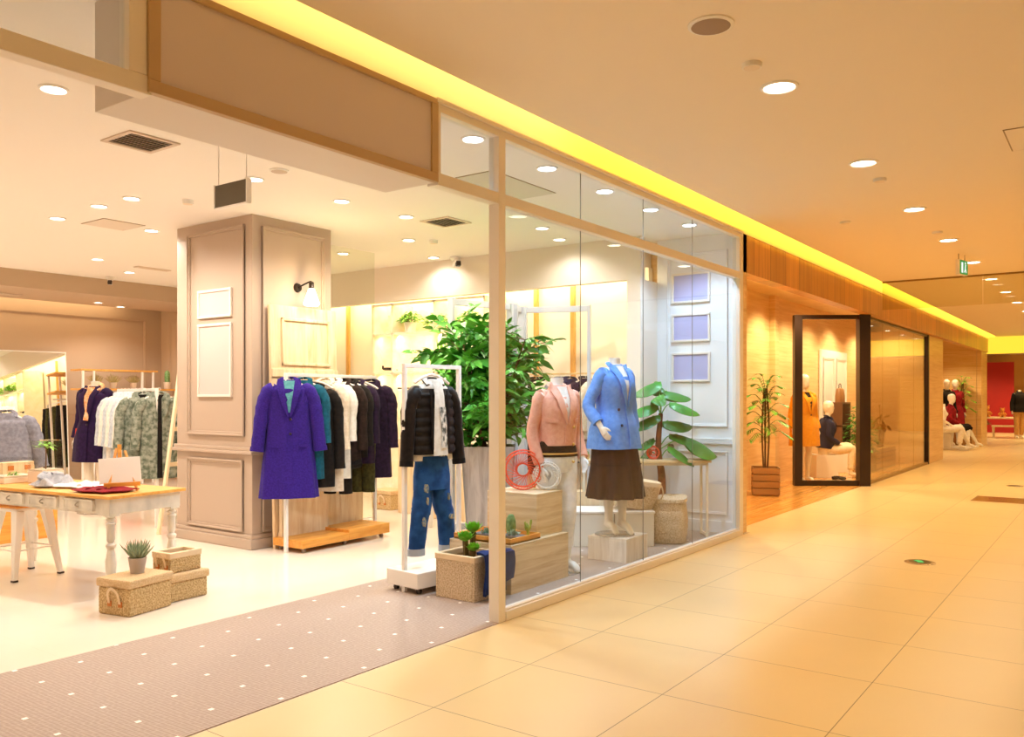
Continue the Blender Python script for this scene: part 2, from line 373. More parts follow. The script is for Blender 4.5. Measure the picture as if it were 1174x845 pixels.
MB().box(1.90, 1.98, Y0, Y1, 2.86, 3.3).box(-2.4, 1.98, Y0, Y1, 3.22, 3.3).build('top_rail', FRAME, wf, bevel=.004)
xs = [4.535, 5.57, 6.62, 7.66, 8.8]
for a, b_ in zip(xs, xs[1:]):
    MB().box(a+.003, b_-.003, 3.378, 3.388, .07, 2.785).build('pane', PANEG, wf)
    MB().box(a+.003, b_-.003, 3.378, 3.388, 2.85, 3.23).build('transom_pane', PANEG, wf)
MB().box(3.875, 4.46, 3.378, 3.388, 2.85, 3.23).build('transom_pane', PANEG, wf)
MB().box(-2.4, 1.9, 3.378, 3.388, 2.855, 3.225).build('transom_pane', PANEG, wf)
mb = MB()
for x in xs[1:-1]: mb.box(x-.002, x+.002, 3.380, 3.386, .07, 2.785).box(x-.002, x+.002, 3.380, 3.386, 2.85, 3.23)
mb.build('glass_joint', M('joint_grey', '8A8478', .5), wf)
# blank sign box over the entrance
sg = thing('sign_box', 'wide blank taupe sign box over the shop entrance', 'sign', (1.98, 3.34, 2.79))
MB().box(0, 1.86, .02, .43, 0, .5).build('casing', M('sign_casing', 'E0D8D0', .5), sg, bevel=.004)
fr = MB(); t = .055
for q in ((0, 1.86, 0, t), (0, 1.86, .5-t*.6, .5), (0, t, t, .5-t*.6), (1.86-t, 1.86, t, .5-t*.6)): fr.box(q[0], q[1], -.015, .02, q[2], q[3])
fr.build('face_frame', M('sign_frame', 'BFA37C', .45), sg, bevel=.003)
MB().box(t, 1.86-t, .0, .02, t, .5-t*.6).build('face_panel', M('sign_face', 'D8CCCE', .5), sg)
s_box('wall_sign_fill', COVEW, 1.98, 3.84, 3.42, 3.47, 3.27, 3.3)
# ------------------------------------------------------------------ neighbouring shop: wood bulkhead, recess, glass box
s_box('wall_pier', VENEER, 8.903, 9.12, 3.38, 3.42, 0, 3.3)
s_box('wall_pier_side', VENEER, 9.06, 9.12, 3.42, 4.9, 0, 3.3)
s_box('wall_bulkhead', VENV, 8.9, 30, 3.38, 3.55, 2.88, 3.3)
s_box('wall_entry_back', VENEER, 9.1, 22.6, 4.9, 5.0, 0, 3.3)
s_box('wall_entry_pilaster', VENEER, 14.3, 14.5, 4.8, 4.9, 0, 3.26)
s_box('wall_pier_far', VENEER, 20.7, 22.6, 3.5, 4.9, 0, 3.0)
s_box('wall_niche_back', VENEER, 22.6, 29, 5.6, 5.7, 0, 3.3)
s_box('wall_niche_end', VENEER, 28.9, 30.2, 3.56, 9, 0, 3.24)
s_box('wall_niche_edge', VENEER, 28.9, 30.2, 3.43, 3.55, 0, 2.88)
s_box('wall_opposite', M('opposite_wall_paint', 'EAD8BC', .6), -6, 48, -4.3, -4.2, 0, 3.5)
s_box('wall_behind', M('opposite_wall_paint2', 'EAD8BC', .6), -6.1, -6, -4.3, 3.4, 0, 3.5)
vt = struct(thing('window_3', 'black framed glass corner of the neighbouring shop', 'window')); del vt['category']
A, B, Cc = Vector((14.36, 4.44, 0)), Vector((14.97, 3.53, 0)), Vector((20.65, 3.53, 0))
def wl(a, b_, z0, z1, w, name, mat): return MB().bar(a+Vector((0, 0, (z0+z1)/2)), b_+Vector((0, 0, (z0+z1)/2)), w, z1-z0).build(name, mat, vt)
def post(p, w, z1, rz, name='post'): return MB().obox((p.x, p.y, z1/2), (w, w, z1), rz).build(name, BLACKM, vt)
post(A, .13, 2.88, -.98); post(B, .18, 2.88, -.98); post(Cc, .1, 2.88, 0)
wl(A, B, 2.81, 2.88, .08, 'head_rail', BLACKM); wl(A, B, 0, .09, .08, 'bottom_rail', BLACKM); wl(B, Cc, 2.84, 2.88, .06, 'head_rail', BLACKM); wl(B, Cc, 0, .05, .08, 'bottom_rail', M('bronze_rail', '9C7A40', .4))
wl(A, B, .09, 2.81, .012, 'pane', BOXG)
for i in range(4):
    p0 = B+(Cc-B)*(i/4); p1 = B+(Cc-B)*((i+1)/4); wl(p0, p1-Vector((.01, 0, 0)), .05, 2.84, .012, 'pane', SHOPG)
# far end of the mall
fw = M('far_wall_gold', 'E8C078', .5)
s_box('wall_far_band', fw, 30.3, 30.5, -4.2, 3.43, 2.85, 3.38)
s_box('wall_far_back', M('far_wall_red', '9E0C08', .6), 40.5, 40.6, 3.62, 6.4, 0, 2.95)
s_box('wall_far_side', fw, 41.5, 41.6, -4.2, 9, 0, 3.4)
# curved cove at the far end, its light put in as surface emission
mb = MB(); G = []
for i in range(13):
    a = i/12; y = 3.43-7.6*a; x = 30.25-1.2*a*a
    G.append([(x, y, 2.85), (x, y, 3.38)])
mb.grid(G, .05); struct(mb.build('wall_far_cove', EM('cove_painted_glow', 'FFD23A', 1.3)))
s_box('ceiling_far', CEILM, 36.3, 48, -4.2, 9, 3.3, 3.4)
# glass smoke curtain across the mall ceiling
sc = struct(thing('window_4', 'tinted glass smoke curtain hanging below the mall ceiling', 'window')); del sc['category']
for i in range(5):
    MB().box(14.7, 14.712, 3.17-1.45*(i+1)+.01, 3.17-1.45*i, 2.92, 3.38).build('pane', SMOKEG, sc)
MB().box(14.69, 14.72, -4.1, 3.17, 3.355, 3.38).build('head_channel', M('bronze_channel', '8A6A34', .4), sc)
# ------------------------------------------------------------------ ceiling fittings
def downlight(loc, label, r=.09, lens=LENS, group=None, name='downlight'):
    t = thing(name, label, 'ceiling light', loc, 0, group)
    MB().lathe([(r*.80, -.004), (r*.86, -.012), (r, -.008), (r*1.02, .0), (r*.8, 0)], n=28, cap=False).build('trim_ring', METALW, t, smooth=True)
    MB().lathe([(r*.8, -.003), (r*.4, -.006), (0, -.006)], n=28, cap=False).build('lens', lens, t, smooth=True)
    return t
WORDS = ['nearest', 'second', 'third', 'fourth', 'fifth', 'sixth', 'seventh', 'eighth', 'ninth', 'tenth', 'eleventh', 'twelfth', 'thirteenth', 'fourteenth', 'fifteenth']
MALLX = [5.08+2.05*k for k in range(13)]
for k, x in enumerate(MALLX):
    lab = 'round lit downlight in the mall ceiling, ' + ('nearest the camera in its row' if k == 0 else WORDS[k]+' along the row from the camera')
    downlight((x, 1.68, 3.38), lab, .11, group='downlights along the mall ceiling')
for k, (x, y) in enumerate([(16.8, .6), (18.6, .2), (20.6, -.2), (23.5, -.6)]):
    downlight((x, y, 3.38), 'lit downlight beyond the smoke curtain, %s of the outer row' % ['nearest', 'second', 'third', 'farthest'][k], .13, group='outer downlights beyond the smoke curtain')
for k, (x, y) in enumerate([(4.59, 3.66), (5.52, 3.66), (6.43, 3.66), (7.32, 3.66), (8.21, 3.66)]):
    downlight((x, y, 3.3), ['cool white downlight behind the small transom pane', 'first cool white downlight over the display window', 'second cool white downlight over the display window, flaring', 'third cool white downlight over the display window', 'cool white downlight over the far end of the display window'][k], .085, LENSC, 'cool downlights over the display window')
SHOPL = [((2.41, 5.05), 'twin-looking bright downlight near the sign box, leftmost in the shop ceiling'),
 ((4.38, 5.8), 'downlight in the shop ceiling just behind the hanging dark sign'), ((5.34, 5.8), 'downlight in the shop ceiling above the column corner'),
 ((6.18, 5.78), 'downlight in the shop ceiling right of the column, before the square vent'), ((7.12, 6.62), 'downlight in the shop ceiling beyond the square vent'),
 ((8.2, 7.19), 'downlight in the shop ceiling close to the security camera'), ((4.15, 7.26), 'brighter downlight in the shop ceiling left of the column top'),
 ((4.14, 7.8), 'downlight in the shop ceiling next to the round speaker panel'), ((4.18, 8.68), 'downlight in the shop ceiling above the work table, far left'),
 ((5.08, 8.49), 'downlight in the shop ceiling close against the column'), ((5.73, 10.83), 'downlight in the shop ceiling in front of the back bulkhead'),
 ((6.6, 11.6), 'small downlight in the shop ceiling beside the column near the back'), ((7.45, 5.0), 'downlight in the shop ceiling above the folding frame, seen through glass'),
 ((7.3, 7.9), 'downlight in the shop ceiling behind the glass partition'), ((3.2, 10.5), 'downlight in the shop ceiling over the far end of the table'),
 ((8.1, 5.2), 'downlight in the shop ceiling nearest the panelled display wall, seen through glass')]
for (x, y), lab in SHOPL: downlight((x, y, 3.3), lab, .08)
for p, lab in (((5.35, 13.2, 3.05), 'left downlight in the lowered back soffit'), ((7.2, 13.6, 3.05), 'dim middle downlight in the lowered back soffit'), ((7.75, 13.9, 3.05), 'right downlight in the lowered back soffit')): downlight(p, lab, .075)
for k, (x, y) in enumerate([(15.6, 4.2), (17.5, 4.3), (19.4, 4.2)]):
    downlight((x, y, 3.24), 'downlight inside the neighbouring glass shopfront, '+['near', 'middle', 'far'][k], .09)
def disc(name, lab, cat, loc, r, mat, h=.03, mat2=None):
    t = thing(name, lab, cat, loc)
    MB().lathe([(r, 0), (r, -h*.6), (r*.92, -h)], n=24).build('rim', METALW if mat2 is None else mat2, t, smooth=True)
    MB().lathe([(r*.85, -h-.001), (r*.3, -h-.004), (0, -h-.004)], n=24, cap=False).build('face', mat, t, smooth=True)
    return t
GR = M('speaker_grille', 'A8907C', .6, bump=.6, bs=400)
disc('ceiling_speaker', 'round grey-brown speaker grille in the mall ceiling', 'speaker', (4.03, 1.68, 3.38), .115, GR, .012)
disc('ceiling_speaker', 'round speaker grille in the shop ceiling behind the dark sign', 'speaker', (4.33, 5.42, 3.3), .075, M('speaker_light', 'CDBBA8', .6), .012)
CP = M('ceiling_plastic', 'E8D8C2', .5)
for (x, y, z), lab in (((4.64, 1.69, 3.38), 'flat round smoke detector between the mall speaker and the nearest downlight'), ((7.74, 1.69, 3.38), 'small round detector just past the second mall downlight'), ((10.6, 1.7, 3.38), 'small round detector before the fourth mall downlight'), ((9.4, 2.4, 3.38), 'tiny detector near the yellow cove of the mall ceiling')):
    disc('smoke_detector', lab, 'detector', (x, y, z), .055, CP, .025)
for (x, y, z), lab in (((4.49, 6.91, 3.3), 'small white smoke detector in the shop ceiling left above the column'), ((7.3, 6.4, 3.3), 'small white smoke detector in the shop ceiling near the square vent')):
    disc('smoke_detector', lab, 'detector', (x, y, z), .05, CP, .04)
def hatch(name, lab, x0, x1, y0, y1, z, mat):
    t = thing(name, lab, 'panel', (x0, y0, z)); X, Y_ = x1-x0, y1-y0
    MB().box(.01, X-.01, .01, Y_-.01, -.006, 0).build('panel', mat, t)
    f = MB()
    for q in ((0, X, 0, .01), (0, X, Y_-.01, Y_), (0, .01, .01, Y_-.01), (X-.01, X, .01, Y_-.01)): f.box(*q, -.004, 0)
    f.build('edge', M('hatch_edge', '9A8260', .5), t)
hatch('access_hatch', 'square access hatch in the mall ceiling at the right edge', 6.83, 7.45, .15, .68, 3.38, CEILM)
hatch('access_hatch', 'large square access panel in the shop ceiling seen through the transom', 5.32, 6.24, 4.04, 4.43, 3.3, M('hatch_tint', 'D6D2C0', .6))
hatch('access_hatch', 'faint square panel in the shop ceiling left of the column', 4.45, 4.9, 8.3, 8.75, 3.3, M('hatch_faint', 'E2D6C6', .6))
def vent(x, y, z, s, lab, sy=None):
    sy = sy or s; t = thing('ceiling_vent', lab, 'vent', (x, y, z))
    f = MB(); w = .035
    for q in ((-s, s, -sy, -sy+w), (-s, s, sy-w, sy), (-s, -s+w, -sy+w, sy-w), (s-w, s, -sy+w, sy-w)): f.box(*q, -.012, 0)
    f.build('frame', M('vent_frame', 'D9C6B4', .5), t, bevel=.003)
    MB().box(-s+w, s-w, -sy+w, sy-w, -.003, 0).build('backing', M('vent_dark', '2E2218', .8), t)
    f = MB(); n = 7
    for i in range(n):
        yy = -sy+w+(2*sy-2*w)*(i+.5)/n; f.obox((0, yy, -.008), (2*s-2*w, .022, .003), 0, .6)
    f.build('louvre', M('vent_frame', 'D9C6B4'), t)
vent(3.27, 5.6, 3.3, .19, 'square louvred vent in the shop ceiling below the sign box')
vent(6.6, 5.62, 3.3, .19, 'square louvred vent in the shop ceiling right of the column')
vent(5.7, 13.6, 3.05, .3, 'long dark vent in the lowered back soffit', .07)
vent(6.6, 11.0, 3.3, .25, 'dark slot vent in the shop ceiling just left of column', .06)
# hanging dark sign
t = thing('hanging_sign', 'small dark blank sign hanging on two rods from the shop ceiling', 'sign', (3.65, 5.08, 2.93))
MB().box(-.015, .015, -.18, .18, -.08, .08).build('board', M('sign_dark', '5E5646', .4), t, bevel=.002)
f = MB().box(-.02, .02, -.19, -.18, -.085, .085).box(-.02, .02, .18, .19, -.085, .085).box(-.02, .02, -.18, .18, -.088, -.08); f.build('edge_trim', METALW, t)
for y in (-.16, .16): MB().sweep([(0, y, .08), (0, y, .37)], .004, 6).build('rod', METALW, t)
# green exit marker hanging in the mall
t = thing('exit_sign', 'small green and white exit sign hanging from the mall ceiling', 'sign', (12.4, 1.70, 3.18), PI/2-.22, None, .85)
MB().box(-.03, .03, -.16, .16, -.1, .13).build('casing', METALW, t, bevel=.004)
MB().box(-.034, -.03, -.15, .15, -.09, .12).build('face', EM('exit_green', '2FA04A', .8), t)
pic = MB().box(-.038, -.034, .04, .1, -.07, .09).obox((-.036, -.05, .03), (.004, .03, .07), 0, .3).obox((-.036, -.03, -.03), (.004, .022, .07), 0, .6).obox((-.036, -.07, -.03), (.004, .022, .07), 0, -.5).obox((-.036, -.05, .085), (.004, .03, .03))
pic.build('running_figure', EM('exit_white', 'F4FFF4', 1.0), t)
for y in (-.12, .12): MB().sweep([(0, y, .13), (0, y, .22)], .005, 6).build('rod', DARKM, t)
# security cameras
def camera_dome(loc, lab, sc=1):
    t = thing('security_camera', lab, 'camera', loc, 0, None, sc)
    MB().lathe([(.06, 0), (.06, -.02), (.03, -.05)], n=16).build('mount', METALW, t, smooth=True)
    MB().obox((-.03, -.04, -.07), (.05, .13, .05), -.6, -.3).build('housing', M('camera_white', 'E8E2DA', .4), t, bevel=.008)
    MB().obox((-.055, -.085, -.085), (.056, .045, .056), -.6, -.3).build('lens', BLACKM, t, bevel=.01)
    MB().obox((.0, .0, -.035), (.07, .03, .03), .5).build('bracket', BLACKM, t, bevel=.004)
camera_dome((8.35, 6.95, 3.3), 'small black and white security camera under the ceiling right of centre', 1.2)
camera_dome((6.7, 12.3, 3.05+.25), 'small security camera half hidden behind the column edge', 1.1)
# floor discs in the mall
def floor_marker(loc, lab, r, green=True):
    t = thing('floor_marker', lab, 'floor marker', loc)
    MB().lathe([(r, 0), (r, .004), (r*.9, .008), (r*.72, .008)], n=32).build('steel_rim', M('steel', 'B8A894', .25, .9), t, smooth=True)
    MB().lathe([(r*.72, .0085), (0, .0085)], n=32, cap=False).build('glass_face', M('marker_dark', '3A4030', .2), t)
    if green: MB().obox((0, .0, .010), (.09, .05, .002), .4).obox((.03, .03, .010), (.05, .03, .002), -.4).build('green_arrow', EM('marker_green', '2FB860', 1.2), t)
floor_marker((8.34, 1.48, 0), 'round steel floor marker with green arrow, nearer one', .13)
floor_marker((16.4, 1.45, 0), 'distant round floor marker farther down the mall', .13, False)
t = thing('floor_plate', 'rectangular polished floor plate in the mall tiles', 'floor plate', (14.1, 1.35, 0)); MB().box(-.35, .35, -.4, .4, 0, .003).build('plate', M('plate_brown', 'A8713A', .15, .3), t)
MB().box(-.37, .37, -.42, -.4, 0, .004).box(-.37, .37, .4, .42, 0, .004).build('rim', M('bronze_channel', '8A6A34'), t)
# wall lamp on the column
t = thing('wall_lamp', 'lit wall lamp with white cone shade on the column', 'lamp', (5.76, 6.92, 2.63))
MB().sweep([(0, 0, 0), (0, -.025, 0)], [.05, .04], 20, ref=(1, 0, 0)).build('wall_plate', DARKM, t, smooth=True)
MB().sweep(cr([(0, -.02, 0), (.02, -.08, .03), (.06, -.14, .06), (.06, -.15, .03)], 4), .009, 10).build('arm', DARKM, t, smooth=True)
MB().lathe([(.012, .06), (.026, .05), (.026, -.01), (.03, -.015)], (.06, -.15, 0), 18).build('socket', DARKM, t, smooth=True)
MB().lathe([(.03, -.015), (.05, -.07), (.085, -.17), (.07, -.19), (.0, -.19)], (.06, -.15, 0), 24, cap=False).build('shade', EM('shade_glow', 'FFF3D8', 5), t, smooth=True)
l = bpy.data.lights.new('wall_lamp_bulb', 'POINT'); l.energy = 12; l.color = (1, .72, .4); l.shadow_soft_size = .05
o = bpy.data.objects.new('wall_lamp_bulb', l); COL.objects.link(o); o.location = (5.82, 6.66, 2.5)

# ------------------------------------------------------------------ posters
def poster(lab, ax, c, a0, a1, z0, z1, face, group=None, out=-1, fw_=.025):
    t = thing('picture_frame', lab, 'picture', (c, a0, z0) if ax == 'x' else (a0, c, z0), 0, group)
    w, h = a1-a0, z1-z0; f = MB(); q = MB(); d = .025
    def bb(m_, u0, u1, v0, v1, e0, e1):
        if ax == 'x': m_.box(-e1, -e0, u0, u1, v0, v1)
        else: m_.box(u0, u1, -e1, -e0, v0, v1)
    for r_ in ((0, w, 0, fw_), (0, w, h-fw_, h), (0, fw_, fw_, h-fw_), (w-fw_, w, fw_, h-fw_)): bb(f, *r_, 0, d)
    f.build('frame', FRAME, t, bevel=.003); bb(q, fw_, w-fw_, fw_, h-fw_, 0, .012); q.build('sheet', face, t)
PINKP = M('poster_pink', 'DCC6C2', .5); BLUEP = M('poster_blue', 'B4B6E0', .4)
poster('small blank pink picture, upper one on the column', 'x', 5.2, 7.23, 7.8, 2.31, 2.6, PINKP)
poster('tall blank pink picture, lower one on the column', 'x', 5.2, 7.23, 7.8, 1.5, 2.25, PINKP)
poster('blank lilac picture, top of three on the panelled display wall', 'x', 8.87, 3.70, 4.16, 2.56, 2.9, BLUEP)
poster('blank lilac picture, middle of three on the panelled display wall', 'x', 8.87, 3.70, 4.16, 2.12, 2.44, BLUEP)
poster('blank lilac picture, lowest of three on the panelled display wall', 'x', 8.87, 3.70, 4.16, 1.67, 2.0, BLUEP)
# leaning wooden door panel on the column
t = thing('wooden_door_panel', 'tall pine panelled door leaning on the front of the column', 'door panel', (5.35, 6.775, 0)); t.rotation_euler = (-.035, 0, 0)
MB().box(0, .86, -.02, .02, 0, 2.42).build('board', PINE, t, bevel=.003)
f = MB()
for z0, z1 in ((1.82, 2.3), (.9, 1.66)):
    for q in ((.13, .76, z0, z0+.03), (.13, .76, z1-.03, z1), (.13, .16, z0, z1), (.73, .76, z0, z1)): f.box(q[0], q[1], -.038, -.02, q[2], q[3])
f.box(0, .86, -.035, -.02, 1.70, 1.78); f.build('panel_moulding', PINE, t, bevel=.004)
t = thing('wooden_plank_panel', 'broad upright pine plank panel behind the clothes rack', 'panel', (5.36, 6.715, 0)); MB().box(.02, .62, -.02, .02, 0, .95).build('boards', PINE, t, bevel=.003)
MB().box(.02, .62, .02, .035, .1, .16).box(.02, .62, .02, .035, .75, .81).build('batten', PINE, t)
def woodbox(name, lab, loc, sz, rz=0, mat=PINE, group=None, lip=0):
    t = thing(name, lab, 'box', loc, rz, group)
    MB().box(-sz[0]/2, sz[0]/2, -sz[1]/2, sz[1]/2, 0, sz[2]-.02).build('body', mat, t, bevel=.004)
    MB().box(-sz[0]/2-lip, sz[0]/2+lip, -sz[1]/2-lip, sz[1]/2+lip, sz[2]-.02, sz[2]).build('top', mat, t, bevel=.003)
    return t
woodbox('wooden_box', 'light pine cube beside the rack foot, next to the plank panel', (6.44, 6.98, 0), (.34, .3, .5), 0, PINE)
# ------------------------------------------------------------------ garments
def fab(name, c, c2=None, bs=180, b=.35, vs=30, rough=.85): return M('fabric_'+name, c, rough, bump=b, bs=bs, rgb2=c2, vs=vs, spec=.2, sheen=.03)
PURP = fab('purple', '38208A', '2E1A78', vs=70); TEAL = fab('teal', '185E76', '124E62'); BLK = fab('black', '201A16', '16110E'); NAVY = fab('navy', '2A2A4A', '1E1E38')
PLUM = fab('plum', '2E1C36', '221428'); CREAM = fab('cream', 'EADCC8', 'DCCAB0'); WHT = fab('white', 'F2EEE6', 'E6E0D6'); OLIVE = fab('olive', '4E4A24', '3A3818')
BROWN = fab('brown', '30201A', '22160F'); GREYC = fab('grey', '8C8C98', '7A7A86'); CORAL = fab('coral', 'E8502E', 'D0401E'); STRIPE = fab('pale_blue', 'CBD4DE', 'B4BEC8'); TEALL = fab('light_teal', '6EB4BC', '5AA0AA')
CAMO = fab('camouflage', '9A9E90', '5C6656', vs=22); PINK = fab('blush', 'F0B49C', 'E8A68E', b=.12, bs=40, rough=.5); BLUE = fab('sky_blue', '6CA0EA', '5C90DE', b=.2); SKIRT = fab('dark_brown', '3E2A26', '30201C', b=.15)
DENIM = fab('denim', '2A5A9C', '1C437C', vs=12); DENIMD = fab('dark_denim', '22366E', '182656', vs=14); YEL = fab('mustard', 'F0A428', 'E89A1E', b=.15); SCARF = fab('orange_scarf', 'E8965A', 'F0C8A0', vs=25); REDF = fab('wine_red', '9A1E2A', '7E1420', vs=20); SCARFG = fab('grey_scarf', 'C2C4CC', 'A8ACB6'); PUFF = fab('puffer_black', '221C1A', '181210', b=.1, rough=.4)
HANG = M('hanger_wood', 'F0E2D2', .45)
def hanger(loc, f, lab, group=None, w=.17):
    t = thing('clothes_hanger', lab, 'hanger', loc, f, group)
    MB().sweep(cr([(0, 0, .0), (.018, 0, .018), (.0, 0, .036), (-.018, 0, .02)][::-1]+[(.004, 0, -.02), (0, 0, -.05)], 4), .0025, 6).build('hook', METALW, t)
    MB().sweep(cr([(-w, 0, -.115), (-w*.6, 0, -.075), (0, 0, -.045), (w*.6, 0, -.075), (w, 0, -.115)], 4), (.012), 8, ref=(0, 0, 1)).build('shoulder_bar', HANG, t, smooth=True)
    return t
def interp(rows, z):
    for a, b_ in zip(rows, rows[1:]):
        if b_[0] <= z <= a[0]:
            k = (a[0]-z)/(a[0]-b_[0]+1e-9); return tuple(p+(q-p)*k for p, q in zip(a, b_))
    return rows[0] if z > rows[0][0] else rows[-1]
def fy_(rows, x, z, ex=2.6):
    r = interp(rows, z); q = min(.97, abs(x)/r[1]); return r[3]-r[2]*(1-q**ex)**(1/ex)
def patch(mb, rows, Lp, Rp, nc=4, off=.006, th=.006):
    """cloth patch on a garment's front between two polylines of (x, z)"""
    G = []
    for (xa, za), (xb, zb) in zip(Lp, Rp):
        G.append([(xa+(xb-xa)*j/nc, fy_(rows, xa+(xb-xa)*j/nc, za+(zb-za)*j/nc)-off, za+(zb-za)*j/nc) for j in range(nc+1)])
    mb.grid(G, -th)
def lerp_poly(P, k): return [P[i] if False else p for i, p in enumerate(cr([tuple(q) for q in P], k))]
def coat(name, lab, cat, loc, f, mat, L=1.0, w=.2, hem=.24, d=.07, sl=.58, splay=.07, inner=None, vdepth=.3, lapel=True, nbut=2, gap=0, group=None, seed=0, collar=None, butmat=None, fold=.08, cuff=None, sc=1, quilt=False, sw=.062, z0=-.055, arms=None, rows=None, pockets=False, butx=.0):
    """upper garment: body, two sleeves, collar and lapels, placket; hangs from z=0"""
    global LASTROWS
    t = thing(name, lab, cat, loc, f, group, sc)
    if rows is None:
        rows = [(z0+.02, .062, .045, 0), (z0, .075, .05, 0), (z0-.03, .12, .055, 0), (z0-.055, w*.9, .06, 0), (z0-.09, w, d*.95, 0), (z0-.25, w*.97, d*1.05, 0), (z0-.45*L, w*.97+(hem-w)*.25, d*1.05, 0), (z0-.75*L, w+(hem-w)*.65, d*1.15, 0), (z0-L, hem, d*1.25, 0)]
    LASTROWS = rows; rs = [tuple(r) for r in cr(rows, 5)]
    fl = [0 if i < 14 else fold*min(1, (i-14)/(len(rs)-15)) for i in range(len(rs))]
    if quilt:
        rs = []
        for i in range(57):
            z = rows[0][0]+(rows[-1][0]-rows[0][0])*i/56; r_ = interp(rows, z); q = 1+.07*abs(math.sin(i*PI/7))if i > 10 else 1
            rs.append((z, r_[1]*q, r_[2]*(1+(q-1)*1.6), r_[3]))
        fl = 0
    MB().sweep([(0, r_[3], r_[0]) for r_ in rs], [(r_[1], r_[2]) for r_ in rs], 36, fold=fl, fk=7, fp=seed, ex=2.4).build('body', mat, t, smooth=True, angle=80)
    ztop = rows[0][0]-.02
    arms = arms or [[(s*(w-.035), 0, ztop-.085), (s*(w+.025), 0, ztop-.2), (s*(w+splay*.6), -.01, ztop-.36), (s*(w+splay), -.02, ztop-sl)] for s in (-1, 1)]
    for s, A_ in zip((-1, 1), arms):
        A_ = [tuple(Vector(A_[0])+Vector((-s*.055, 0, .025)))]+list(A_); n = len(A_); rr = [sw*.5]+[(sw*(1.04-.2*i/(n-2))) for i in range(n-1)]
        P = cr([tuple(a)+(r_,) for a, r_ in zip(A_, rr)], 5)
        if quilt: rad = [(q[3]*(1+.1*abs(math.sin(i*PI/2.5))),)*2 for i, q in enumerate(P)]
        else: rad = [(q[3]*(1+.05*math.sin(i*2.1+seed)), q[3]*(.95+.05*math.sin(i*1.7))) for i, q in enumerate(P)]
        o = MB().sweep([q[:3] for q in P], rad, 16).build('sleeve', mat, t, smooth=True, angle=80)
        if cuff:
            e = Vector(P[-1][:3]); dd = (e-Vector(P[-3][:3])).normalized()
            MB().sweep([tuple(e-dd*.035), tuple(e+dd*.008)], P[-1][3]*1.12, 16).build('cuff', cuff, t, smooth=True)
    zt = rows[0][0]-.01
    if inner is not None:
        m_ = MB(); K = 8
        if gap: Lp = [(-.05, zt)]+[(-gap*(.6+.4*i/K), zt-.04-(L*.99+zt*0)*i/K*.97) for i in range(K+1)]; Rp = [(-x, z) for x, z in Lp]
        else: Lp = [(-.055*(1-i/K)-.004, zt-vdepth*i/K) for i in range(K+1)]; Rp = [(-x, z) for x, z in Lp]
        patch(m_, rows, Lp, Rp, 6, .03 if quilt else .004, .004); m_.build('inner_shirt', inner, t, smooth=True)
    cm = collar or mat
    if lapel:
        for s in (-1, 1):
            m_ = MB(); K = 8; Lp = []; Rp = []
            for i in range(K+1):
                k = i/K; z = zt-vdepth*k; xi = .05*(1-k)+.003+(gap*.6 if gap else 0)*k; wd = .06*math.sin(PI*(.25+.72*k))*(1.15 if k < .3 else 1)+.004
                Lp.append((s*xi, z)); Rp.append((s*(xi+wd), z-.01+.03*(1-k)))
            patch(m_, rows, Lp, Rp, 4, .036 if quilt else .014, .009) if s < 0 else patch(m_, rows, Rp, Lp, 4, .036 if quilt else .014, .009)
            m_.build('lapel', cm, t, smooth=True, angle=60)
    m_ = MB(); m_.sweep(cr([(-.065, -.045+rows[0][3], zt-.035), (-.07, .01+rows[0][3], zt+.02), (0, .05+rows[0][3], zt+.03), (.07, .01+rows[0][3], zt+.02), (.065, -.045+rows[0][3], zt-.035)], 5), (.012, .026), 8, ref=(0, 0, 1)); m_.build('collar', cm, t, smooth=True)
    for i in range(nbut):
        z = zt-vdepth-.03-i*.14; m_ = MB(); m_.ball((butx+.012, fy_(rows, butx+.012, z)-.008, z), .013, 6, 1); m_.build('button', butmat or BLACKM, t, smooth=True)
    if nbut or gap:
        m_ = MB(); K = 10
        for s in ((1, -1) if gap else (1,)):
            x0 = s*gap if gap else -.012; Lp = [(x0, zt-vdepth*.9-(L-vdepth*.9-.03)*i/K) for i in range(K+1)]; Rp = [(x0+(.018 if quilt else .035)*s if gap else .03, z) for _, z in Lp]
            patch(m_, rows, *( (Lp, Rp) if s > 0 else (Rp, Lp)), 2, .034 if quilt else .008, .006)
        m_.build('placket', mat, t, smooth=True)
    if pockets:
        for s in (-1, 1):
            z = zt-.55*L; m_ = MB(); Lp = [(s*w*.42, z), (s*w*.42, z-.03)]; Rp = [(s*w*.8, z+.01), (s*w*.8, z-.02)]
            patch(m_, rows, *((Lp, Rp) if s > 0 else (Rp, Lp)), 3, .006, .006); m_.build('pocket_flap', mat, t)
    return t
